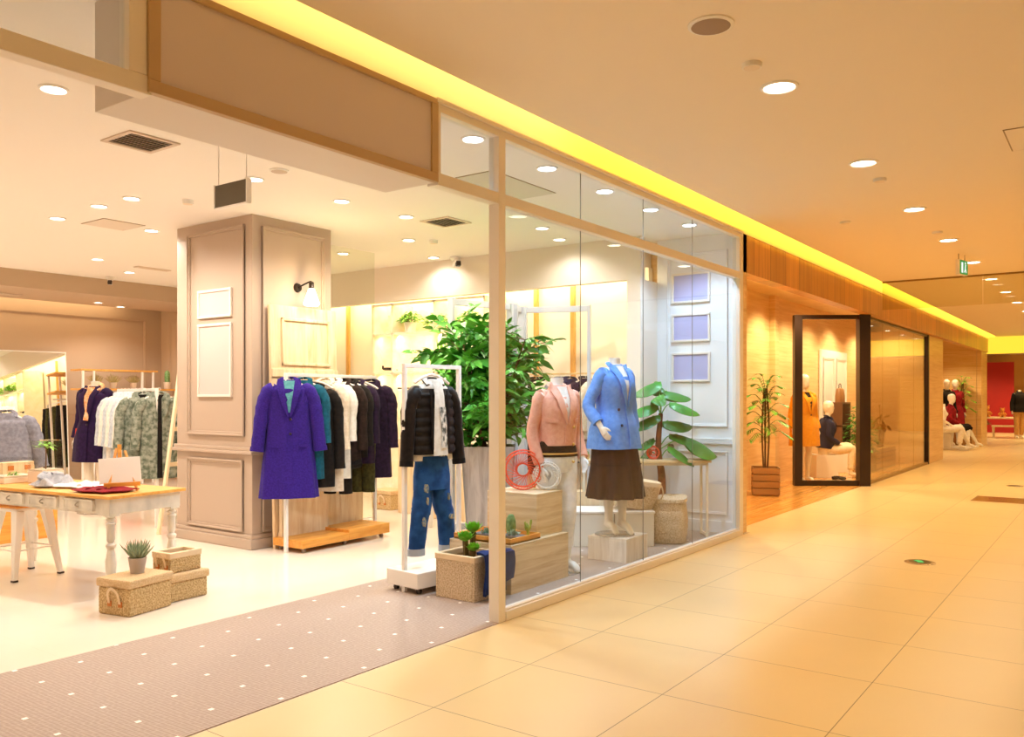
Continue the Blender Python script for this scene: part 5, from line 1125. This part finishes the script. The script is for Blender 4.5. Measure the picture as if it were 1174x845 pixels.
# glass cases on the table
def glasscase(lab, c, sx, sy, h, bh):
    t_ = thing('glass_terrarium', lab, 'terrarium', c, .13)
    MB().box(-sx/2, sx/2, -sy/2, sy/2, 0, bh).build('base_block', M('pale_block', 'F0E2D4', .5), t_, bevel=.003)
    for q in ((-sx/2, sx/2, -sy/2, -sy/2+.004), (-sx/2, sx/2, sy/2-.004, sy/2), (-sx/2, -sx/2+.004, -sy/2+.004, sy/2-.004), (sx/2-.004, sx/2, -sy/2+.004, sy/2-.004)): MB().box(*q, bh, h).build('glass_side', BOXG, t_)
    MB().box(-sx/2, sx/2, -sy/2, sy/2, h, h+.004).build('glass_lid', BOXG, t_)
    MB().box(-sx/2+.006, sx/2-.006, -sy/2+.006, sy/2-.006, bh, bh+.015).build('pebbles', M('pebbles', 'E8D8C4', .9, bump=1, bs=90), t_); return t_
c1 = onT(.3, 1.72); glasscase('low square glass terrarium at the far left end of the table', c1, .3, .3, .2, .045)
c2 = onT(.42, 1.42); glasscase('tall glass case with a little tree, on the table', c2, .2, .2, .36, .1)
bushy('miniature_tree', 'small rosette-headed tree inside the tall glass case', (c2[0], c2[1], c2[2]+.115), .07, .06, 40, None, GREENL, .05, .03)
t = COL.objects['miniature_tree']; MB().sweep([(0, 0, 0), (.004, 0, .1), (0, 0, .2)], [.008, .006, .004], 6).build('trunk', STEM, t)
for ch in t.children:
    if ch.name.startswith(('foliage', 'stems')): ch.location = (0, 0, .18)
bushy('terrarium_plant', 'tiny green plant inside the low glass terrarium', (c1[0], c1[1]-.05, c1[2]+.06), .05, .03, 26, None, GREENL, .04, .02)
t = thing('wooden_box', 'small pale wooden case with tan tabs behind the low terrarium', 'box', onT(.42, 1.86), .13); MB().box(-.14, .14, -.05, .05, 0, .16).build('body', PINE, t, bevel=.003)
for x in (-.07, .08): MB().box(x-.025, x+.025, -.056, -.05, .09, .13).build('leather_tab', LEATHER, t)
woodbox('wooden_crate', 'low orange wooden crate on the floor behind the stool', (4.1, 9.5, 0), (.7, .5, .32), .1, ORANGEW)
# rack behind the terrariums with a grey jacket
t, _d = rack('clothes_rack', 'white rack with a grey jacket at the left edge behind the table', (3.25, 9.1), (4.03, 9.3), 1.40)
hanger((3.96, 9.28, 1.37), FR(-.1, -1), 'white hanger of the grey jacket at the left edge'); coat('jacket', 'slate grey jacket hanging at the left edge behind the terrariums', 'jacket', (3.96, 9.28, 1.37), FR(-.25, -.97), GREYC, .62, .22, .24, .09, .55, .1, None, .15, False, 0, seed=3, sw=.08)
# back shelf unit along the rear wall
su = thing('display_shelf', 'white-legged display shelf with two honey wood boards at the back wall', 'shelf', (7.0, 13.75, 0))
X1 = 1.7
MB().box(0, 1.35, 0, .35, 1.93, 1.96).build('upper_board', TOPW, su); MB().box(0, 2.05, 0, .35, 1.61, 1.64).build('lower_board', TOPW, su)
for x, h in ((.02, 1.93), (.2, 1.93), (1.25, 1.93), (1.98, 1.61), (1.05, 1.93)): MB().box(x, x+.03, .0, .03, 0, h).build('leg', METALW, su)
MB().box(.02, 2.0, .15, .17, 1.5, 1.52).build('hanging_rod', METALW, su)
for x, k in ((.32, 0), (.62, 1), (.98, 2)):
    pot_succulent(['spiky pale plant in white pot above the dark coat mannequin', 'spiky pale plant in white pot, middle of the rear shelf', 'spiky pale plant in white pot, right of three on the rear shelf'][k], (7.0+x, 13.9, 1.645), .06, .1, 40, .15, M('pale_fronds', 'C8C088', .7), 1.1, 'potted_fronds', MATS['white_pot'], .012)
t = thing('small_cactus', 'upright cactus in a white pot at the right of the rear shelf', 'plant', (8.62, 13.9, 1.645)); MB().lathe([(.05, 0), (.065, .12), (.055, .12), (0, .11)], n=18, cap=False).build('pot', MATS['white_pot'], t, smooth=True)
MB().sweep([(0, 0, .11), (0, 0, .2), (0, 0, .3), (0, 0, .33)], [.04, .045, .04, .01], 27, fold=.15, fk=9).build('body', M('cactus_green', '5E8A4A'), t, smooth=True, angle=80)
for i, (x, mt_, nm) in enumerate(((7.75, CORAL, 'orange-red top'), (7.95, CORAL, 'coral shirt'), (8.15, CREAM, 'cream blouse'), (8.35, CORAL, 'red dress'))):
    hanger((x, 13.91, 1.49), FR(-.9, -.5), 'pale hanger of the '+nm+' on the rear rod', 'hangers on the rear rod', .18)
    coat('hanging_garment', nm+' hanging under the rear shelf', 'garment', (x, 13.91, 1.49), FR(-.8, -.6), mt_, .8, .18, .2, .05, .5, .03, None, .15, False, 0, seed=i)
# rack C with camouflage jackets and pale shirts
pc, qc = (5.42, 8.95), (5.72, 10.3)
t, dC = rack('clothes_rack', 'white rack of camouflage jackets and pale shirts left of the column', pc, qc, 1.60)
CG = [(.02, CAMO, 'camouflage jacket over black, nearest on the rack', .95), (.16, CAMO, 'second camouflage jacket, partly hidden', .95), (.30, BLK, 'black top behind the camouflage jackets', .8), (.42, WHT, 'white shirt behind the camouflage jackets', .8), (.52, STRIPE, 'pale blue striped shirt on the rack', .8), (.62, WHT, 'white long-sleeved shirt on the rack', .85), (.72, STRIPE, 'grey-blue shirt toward the rack end', .85), (.82, WHT, 'thin white blouse near the rack end', .8), (.92, STRIPE, 'pale striped shirt, last on the rack', .85)]
for i, (k, mt_, nm, ln) in enumerate(CG):
    p = (pc[0]+(qc[0]-pc[0])*k+(.0 if i else .04), pc[1]+(qc[1]-pc[1])*k, 1.57); f = FR(-.42, -.9) if i != 1 else FR(-.42, -.9)
    if i == 1: p = (p[0]-.1, p[1], p[2])
    hanger(p, f, 'pale hanger of the '+nm, 'hangers on the camouflage jacket rack', .19)
    coat('hanging_garment' if i > 1 else 'jacket', nm, 'jacket' if i < 2 else 'garment', p, f, mt_, ln, .2, .21, .06, .62, .06, BLK if i < 2 else None, .3, i < 2, 0, gap=.03 if i < 2 else 0, seed=i)
# ladder
ld = thing('wooden_ladder', 'cream wooden ladder leaning beside the column', 'ladder', (5.17, 8.50, 0)); a = Vector((0, 0, 0)); b_ = atZ(206, 428, 1.74)
b_ = Vector((5.50, 8.62, 1.78))-Vector((5.17, 8.50, 0)); wv_ = Vector((.35, -.0, 0))*1.0+Vector((0, .12, 0))
MB().bar(a, b_, .05, .03).build('side_rail', M('ladder_cream', 'F4E2BC', .5), ld, bevel=.004); MB().bar(a+wv_, b_+wv_*.9, .05, .03).build('side_rail', MATS['ladder_cream'], ld, bevel=.004)
for k in (.2, .42, .64, .84): MB().bar(a.lerp(b_, k), (a+wv_).lerp(b_+wv_*.9, k), .03, .045).build('rung', MATS['ladder_cream'], ld)
# garments in the recess that the mirror shows
t, _d = rack('wall_clothes_rail', 'clothes rail in the deep end of the recess with dark trousers', (8.6, 9.62), (8.6, 10.9), 1.9, r=.012)
for i, (y, mt_, nm) in enumerate(((9.7, BLK, 'black trousers'), (9.86, OLIVE, 'olive trousers'), (10.02, BLK, 'charcoal trousers'), (10.2, OLIVE, 'dark green trousers'), (10.4, BLK, 'long black trousers'))):
    trousers('hanging_trousers', nm+' on the deep recess rail seen in mirror', (8.6, y, 1.9), PI, mt_, 1.3, .14)
# ------------------------------------------------------------------ neighbouring shop contents
def palm(name, lab, loc, H_, n, R_, crate=True, mat=GREEN, sc=1):
    t_ = thing(name, lab, 'plant', loc, .4, None, sc)
    if crate:
        m1 = MB()
        for k in range(4):
            z = .02+k*.105
            for q in ((-.2, .2, -.2, -.185), (-.2, .2, .185, .2), (-.2, -.185, -.185, .185), (.185, .2, -.185, .185)): m1.box(*q, z, z+.09)
        m1.box(-.18, .18, -.18, .18, 0, .38); m1.build('slatted_crate', M('crate_brown', 'A07848', .7), t_, bevel=.003)
    st1 = MB(); lf1 = MB(); z0_ = .38 if crate else 0
    for s_ in range(3):
        a = s_*2.1; st1.sweep(cr([(math.cos(a)*.03, math.sin(a)*.03, z0_), (math.cos(a)*.06, math.sin(a)*.06, z0_+H_*.5), (math.cos(a)*.02, math.sin(a)*.02, z0_+H_)], 4), .014, 7)
    for k in range(n):
        a = k*2.4; z = z0_+H_*(.35+.65*k/n); el = .2+.9*k/n; tip = Vector((math.cos(a)*math.cos(el), math.sin(a)*math.cos(el), math.sin(el)))*R_; o_ = Vector((0, 0, z))
        Q = cr([tuple(o_), tuple(o_+tip*.5+Vector((0, 0, .06))), tuple(o_+tip-Vector((0, 0, .08)))], 7); st1.sweep(Q, .004, 4)
        for j in range(2, len(Q)):
            dv = (Vector(Q[j])-Vector(Q[j-1])).normalized(); pr_ = dv.cross(Vector((0, 0, 1))).normalized()
            for s_ in (-1, 1): lf1.leaf(Q[j], dv*.7+pr_*s_-Vector((0, 0, .15)), R_*.42*(1.1-.5*j/len(Q)), .02, .2, .15, 3)
    st1.build('stems', STEM, t_); lf1.build('foliage', mat, t_, smooth=True)
palm('potted_palm', 'green palm in a slatted brown crate at the neighbouring entrance', (12.72, 4.42, 0), 1.25, 30, .38)
def dressed(lab, loc, rz, skk, head, top, topmat, bot=.0, legs=None, sc=1, vox=.013, mat=MANQ, **kw):
    t_ = thing('dressed_mannequin', lab, 'mannequin', loc, rz, None, sc); figure(t_, skk, mat, head, vox=vox, face_turn=kw.pop('turn', 0))
    if legs: leg_tubes(t_, skk, legs, (.1, .078, .066, .055), kw.pop('lf', .9)); hips(t_, skk, legs)
    if topmat:
        j_, _r = jacket_on(t_, skk, topmat, bot, kw.pop('w', .02), kw.pop('d', .03), kw.pop('flare', 0), sw=kw.pop('sw', .06), fold=.04, **kw); adopt(j_, t_, top)
    return t_
dressed('standing mannequin with head in mustard orange coat inside black glass frame', (14.93, 4.5, .0), FR(-.55, -.83), mk(), True, 'coat', YEL, -.3, None, 1.04, flare=.05, w=.04, d=.05, inner=BLK, vdepth=.35, nbut=1, seed=2, sw=.075)
seat = dict(hip=.52, leg=[[(-.09, -.02, .5), (-.1, -.46, .53), (-.14, -.42, .11)], [(.09, -.02, .5), (.1, -.46, .56), (.1, -.68, .13)]], toe=[(-.14, -.56, .02), (.1, -.84, .05)],
            arm=[[(-.17, 0, 1.02), (-.22, -.02, .76), (-.12, -.22, .63)], [(.17, 0, 1.02), (.22, -.03, .76), (.12, -.24, .64)]], lean=.08, palm=Vector((1, 0, 0)))
dressed('seated mannequin in navy top and cream trousers on a white cube', (16.2, 4.5, 0), FR(.5, -.86), seat, True, 'top', NAVY, .02, fab('cream_trousers', 'F0E0C0', 'E6D4B0'), 1.0, inner=YEL, vdepth=.3, nbut=0, seed=3)
woodbox('white_cube', 'white display cube under the seated mannequin in navy', (16.2, 4.52, 0), (.4, .4, .42), .6, WHITE)
woodbox('white_cube', 'white display cube right of the seated mannequin in navy', (17.5, 4.6, 0), (.4, .4, .55), .6, WHITE)
bushy('bushy_plant', 'bushy green plant behind the seated mannequin in navy', (17.95, 4.3, .0), .42, 1.1, 420, (.12, .3), GREEN, .12, .07)
t = thing('white_wardrobe', 'white panelled wardrobe doors on the wood wall inside the glass shop', 'wardrobe', (17.2, 4.84, 0)); MB().box(0, 1.9, 0, .05, 0, 2.45).build('body', WHITE, t, bevel=.004)
for q in ((.1, .85, .1, 1.1), (1.05, 1.8, .1, 1.1), (.1, .85, 1.2, 2.3), (1.05, 1.8, 1.2, 2.3)): m_ = MB(); ring(m_, 'y', 0, *q, .05, .02); m_.build('door_moulding', WHITE, t)
t = thing('brown_shelf', 'dark brown shelf stand carrying a handbag inside the glass shop', 'shelf', (17.7, 4.5, 0)); m_ = MB()
for z in (.9, 1.36): m_.box(-.3, .35, 0, .25, z, z+.03)
m_.box(-.3, -.26, 0, .25, 0, 1.36).box(.31, .35, 0, .25, 0, 1.36); m_.build('frame', M('walnut', '6A4426', .5), t)
t = thing('handbag', 'brown structured handbag on the dark shelf stand', 'bag', (17.7, 4.62, 1.392)); MB().sweep([(0, 0, 0), (0, 0, .12), (0, 0, .26), (0, 0, .28)], [(.17, .07), (.18, .07), (.15, .05), (.13, .03)], 24, ex=4).build('body', M('bag_brown', '9A6A3A', .5), t, smooth=True); MB().sweep(cr([(-.08, 0, .26), (-.06, 0, .36), (.06, 0, .36), (.08, 0, .26)], 4), .008, 6, ref=(0, 1, 0)).build('handle', BROWN, t, smooth=True)
t = thing('dried_reed_planter', 'long wooden box of arching dried reeds behind the side glass', 'plant', (19.3, 4.2, .0)); MB().box(-.9, .9, -.12, .12, 0, .42).build('box', M('reed_box', 'C89A50', .5), t, bevel=.01); m_ = MB()
for z in (.12, .22, .32): MB().box(-.9, .9, -.13, -.12, z, z+.015).build('groove', WOOD('walnut2', '9A6A34', '8A5A28', .5, (1, 1, 1)), t)
random.seed(9)
for k in range(16):
    a = random.uniform(-1.1, 1.1); h = random.uniform(.5, 1.0); q = [(-.3+k*.04, 0, .42), (-.3+k*.04+a*.3, 0, .42+h*.8), (-.3+k*.04+a*.9, random.uniform(-.1, .1), .42+h*(.95 if abs(a) < .5 else .6))]
    Q = cr(q, 6); m_.sweep(Q, [.006]*len(Q), 5); m_.sweep(Q[-5:], [.008, .022, .024, .018, .004], 6)
m_.build('reeds', M('dry_reed', 'A8803A', .7), t, smooth=True)
t = thing('shoe_pair', 'pair of small shoes on the floor by the seated mannequin', 'shoes', (15.75, 4.15, 0)); 
for x in (0, .11): MB().sweep(cr([(x, .1, .03), (x, 0, .035), (x, -.12, .02)], 4), [(.03, .03)]*4+[(.036, .025)]*4+[(.015, .01)], 10).build('shoe', BROWN, t, smooth=True)
# niche mannequins
bp_ = woodbox('display_plinth', 'low glossy white plinth in the far niche', (27.5, 4.2, 0), (2.2, 1.5, .05), 0, WHITE)
N1 = dressed('far mannequin in long black outfit standing in the niche', (27.75, 4.2, .05), FR(-.8, -.6), mk(), True, 'coat', BLK, -.2, BLK, 1.08, .018, MANW, nbut=0, lapel=False)
N2 = dressed('far mannequin in dark red patterned dress standing in the niche', (28.05, 4.02, .05), FR(-.8, -.6), mk(), True, 'dress', REDF, -.45, None, 1.08, .018, MANW, nbut=0, lapel=False, flare=.06)
N3 = dressed('far seated mannequin in red top and black skirt with white legs', (26.8, 4.0, .05), FR(.3, -.95), seat, True, 'top', REDF, -.05, BLK, 1.08, .018, MANW, lf=.1, nbut=0, lapel=False)
N4 = dressed('far seated white mannequin at the left of the niche', (26.2, 4.1, .05), FR(.3, -.95), seat, False, 'x', None, 0, WHT, 1.05, .018, MANW)
woodbox('white_cube', 'white seat cube in the far niche, under mannequin in red', (26.78, 4.1, .05), (.4, .35, .42), 0, WHITE); woodbox('white_cube', 'white seat cube in the far niche, leftmost', (26.2, 4.25, .05), (.4, .35, .42), 0, WHITE)
palm('potted_palm', 'palm standing in the far niche behind the red mannequin', (28.45, 3.88, .05), 1.5, 22, .38, True, GREENL)
# far shop
dressed('distant headless mannequin in black lace top at the right edge', (34.8, 2.95, 0), FR(-.8, -.6), mk(), False, 'top', BLK, -.05, fab('beige_trousers', 'D8A868', 'C89858'), 1.1, .02, MANQ, nbut=0, lapel=False)
t = thing('display_table', 'stepped pale wood display tables in the distant shop', 'table', (36.2, 4.0, 0))
for (x0, x1, y0_, y1_, h) in ((-.5, .3, -.9, .6, .75), (-.6, -.2, -1.0, -.1, .45)): 
    MB().box(x0, x1, y0_, y1_, h-.06, h).build('table_top', PINE, t); m_ = MB()
    for x in (x0+.03, x1-.07):
        for y in (y0_+.03, y1_-.07): m_.box(x, x+.05, y, y+.05, 0, h-.06)
    m_.build('legs', PINE, t)
BEAR = fab('bear_orange', 'D89040', 'B87430', b=.8, bs=60)
for k, (x, y, z) in enumerate(((36.0, 4.45, .75), (36.0, 4.1, .75), (35.75, 4.35, .455), (36.1, 3.6, .75))):
    z = z if k != 2 else .75; x = x if k != 2 else 36.3; s_ = .9 if k != 3 else .7
    t = thing('plush_bear', ['orange plush bear, left on the distant display table', 'orange plush bear in the middle of the distant display table', 'orange plush bear behind the others on the distant table', 'small brown plush bear, right on the distant table'][k], 'toy', (x, y, z), FR(-1, -.1), None, s_)
    MB().ball((0, 0, .14), .14, 10, 1.05).ball((0, -.02, .36), .11, 10).ball((-.08, 0, .46), .035, 8).ball((.08, 0, .46), .035, 8).ball((0, -.12, .33), .045, 8).build('body', BEAR, t, smooth=True)
    m_ = MB(); m_.sweep([(-.1, -.03, .22), (-.18, -.1, .12)], [.045, .04], 8).sweep([(.1, -.03, .22), (.18, -.1, .12)], [.045, .04], 8).sweep([(-.07, -.08, .06), (-.11, -.24, .05)], [.055, .05], 8).sweep([(.07, -.08, .06), (.11, -.24, .05)], [.055, .05], 8); m_.build('limbs', BEAR, t, smooth=True)
for k, y in enumerate((4.3, 4.0)):
    bushy('leafy_ball', ['dark green leafy ball, upper on the distant tables', 'dark green leafy ball, second on the distant tables'][k], (35.6, y+.1, .455-.0*k if k else .76), .18, .22, 120, None, GREEND, .08, .05)
s_box('wall_far_shelf', M('far_shelf_gold', 'F0CC80', .5), 40.3, 40.5, -1, 3.1, 0, 2.4)
# ------------------------------------------------------------------ lamps
WARM = (1, .73, .40); SHOP = (1, .885, .76); COOL = (.55, .78, 1.0); YELW = (1, .62, .05)
K = 1.0
for x in MALLX[:12]+[3.03, .98]: spot((x, 1.68, 3.36), 54*K, WARM, 2.7, .08)
for x in (2.0, 6, 10, 14, 18.5, 23, 28): spot((x, -1.2, 3.36), 60*K, WARM, 2.8, .1)
for x, y in ((16.8, .6), (23.5, -.6), (33, 0), (37, 2), (35, 3)): spot((x, y, 3.36), 90, WARM, 2.7, .1)
for (x, y), _l in SHOPL: spot((x, y, 3.28), (30 if x > 7.9 else 98)*K, SHOP, 2.75, .06)
for x, y in ((1.2, 6.5), (1.0, 9.5), (3.0, 12.0), (0, 12)): spot((x, y, 3.28), 100, SHOP, 2.75, .1)
for x, y in ((5.35, 13.2), (7.2, 13.4), (7.75, 13.6), (3.5, 13.4)): spot((x, y, 3.03), 60, SHOP, 2.4, .06)
for x in (4.59, 5.52, 6.43, 7.32, 8.21): spot((x, 3.7, 3.27), 95, COOL, 2.2, .05)
# cove strips over the shopfront (hidden on the ledge, lighting the wall above)
for k in range(10):
    x = -3+4.2*k; area((x+2, 3.02, 3.55), 16 if k > 1 else 12, YELW if k > 1 else (1, .7, .22), 4.2, .08, (PI/2, 0, 0))
# lit recess strips
for y0_, y1_ in ((4.6, 6.5), (6.65, 8.6), (8.7, 11.3)): area((8.64, (y0_+y1_)/2, 2.98), 17, (1, .84, .50), .12, y1_-y0_, (0, -.5, 0))
for z in (2.36, 1.81): area((8.62, 7.6, z-.015), 9, (1, .9, .66), .06, 1.9, (0, -.5, 0))
area((3, 14.3, 3.36), 60, (1, .72, .4), 10, .15, (.25, 0, 0))
# neighbouring recess and niche
for x, y in ((10.3, 4.2), (12, 4.2), (13.8, 4.2)): spot((x, y, 3.2), 190, (1, .76, .42), 2.4, .06)
for x, y in ((15.2, 4.1), (16.5, 4.1), (18, 4.2), (20, 4.2)): spot((x, y, 3.2), 170, (1, .78, .46), 2.4, .06)
for x, y in ((25, 4.2), (27.5, 4.1)): spot((x, y, 3.2), 170, (1, .7, .35), 2.2, .06)
spot((38.5, 2, 3.0), 350, (1, .72, .35), 2.8, .1); spot((34, 2.5, 3.2), 250, (1, .72, .35), 2.6, .1); spot((38, 5, 3.0), 260, (1, .7, .35), 2.8, .1)  # fill spots added to brighten the far shop, no fittings here
w = bpy.data.worlds.new('world'); C.world = w; w.use_nodes = True; bg = w.node_tree.nodes['Background']; bg.inputs[0].default_value = (1, .78, .52, 1); bg.inputs[1].default_value = .25  # warm ambient fill added for the indoor mall, stands for no real source
# ------------------------------------------------------------------ view
C.view_settings.view_transform = 'Standard'; C.view_settings.look = 'None'; C.view_settings.gamma = 1; C.view_settings.use_curve_mapping = False
C.view_settings.exposure = 0.0
C.cycles.transparent_max_bounces = 24; C.cycles.max_bounces = 10; C.cycles.diffuse_bounces = 6; C.cycles.sample_clamp_indirect = 6
bpy.context.view_layer.update()
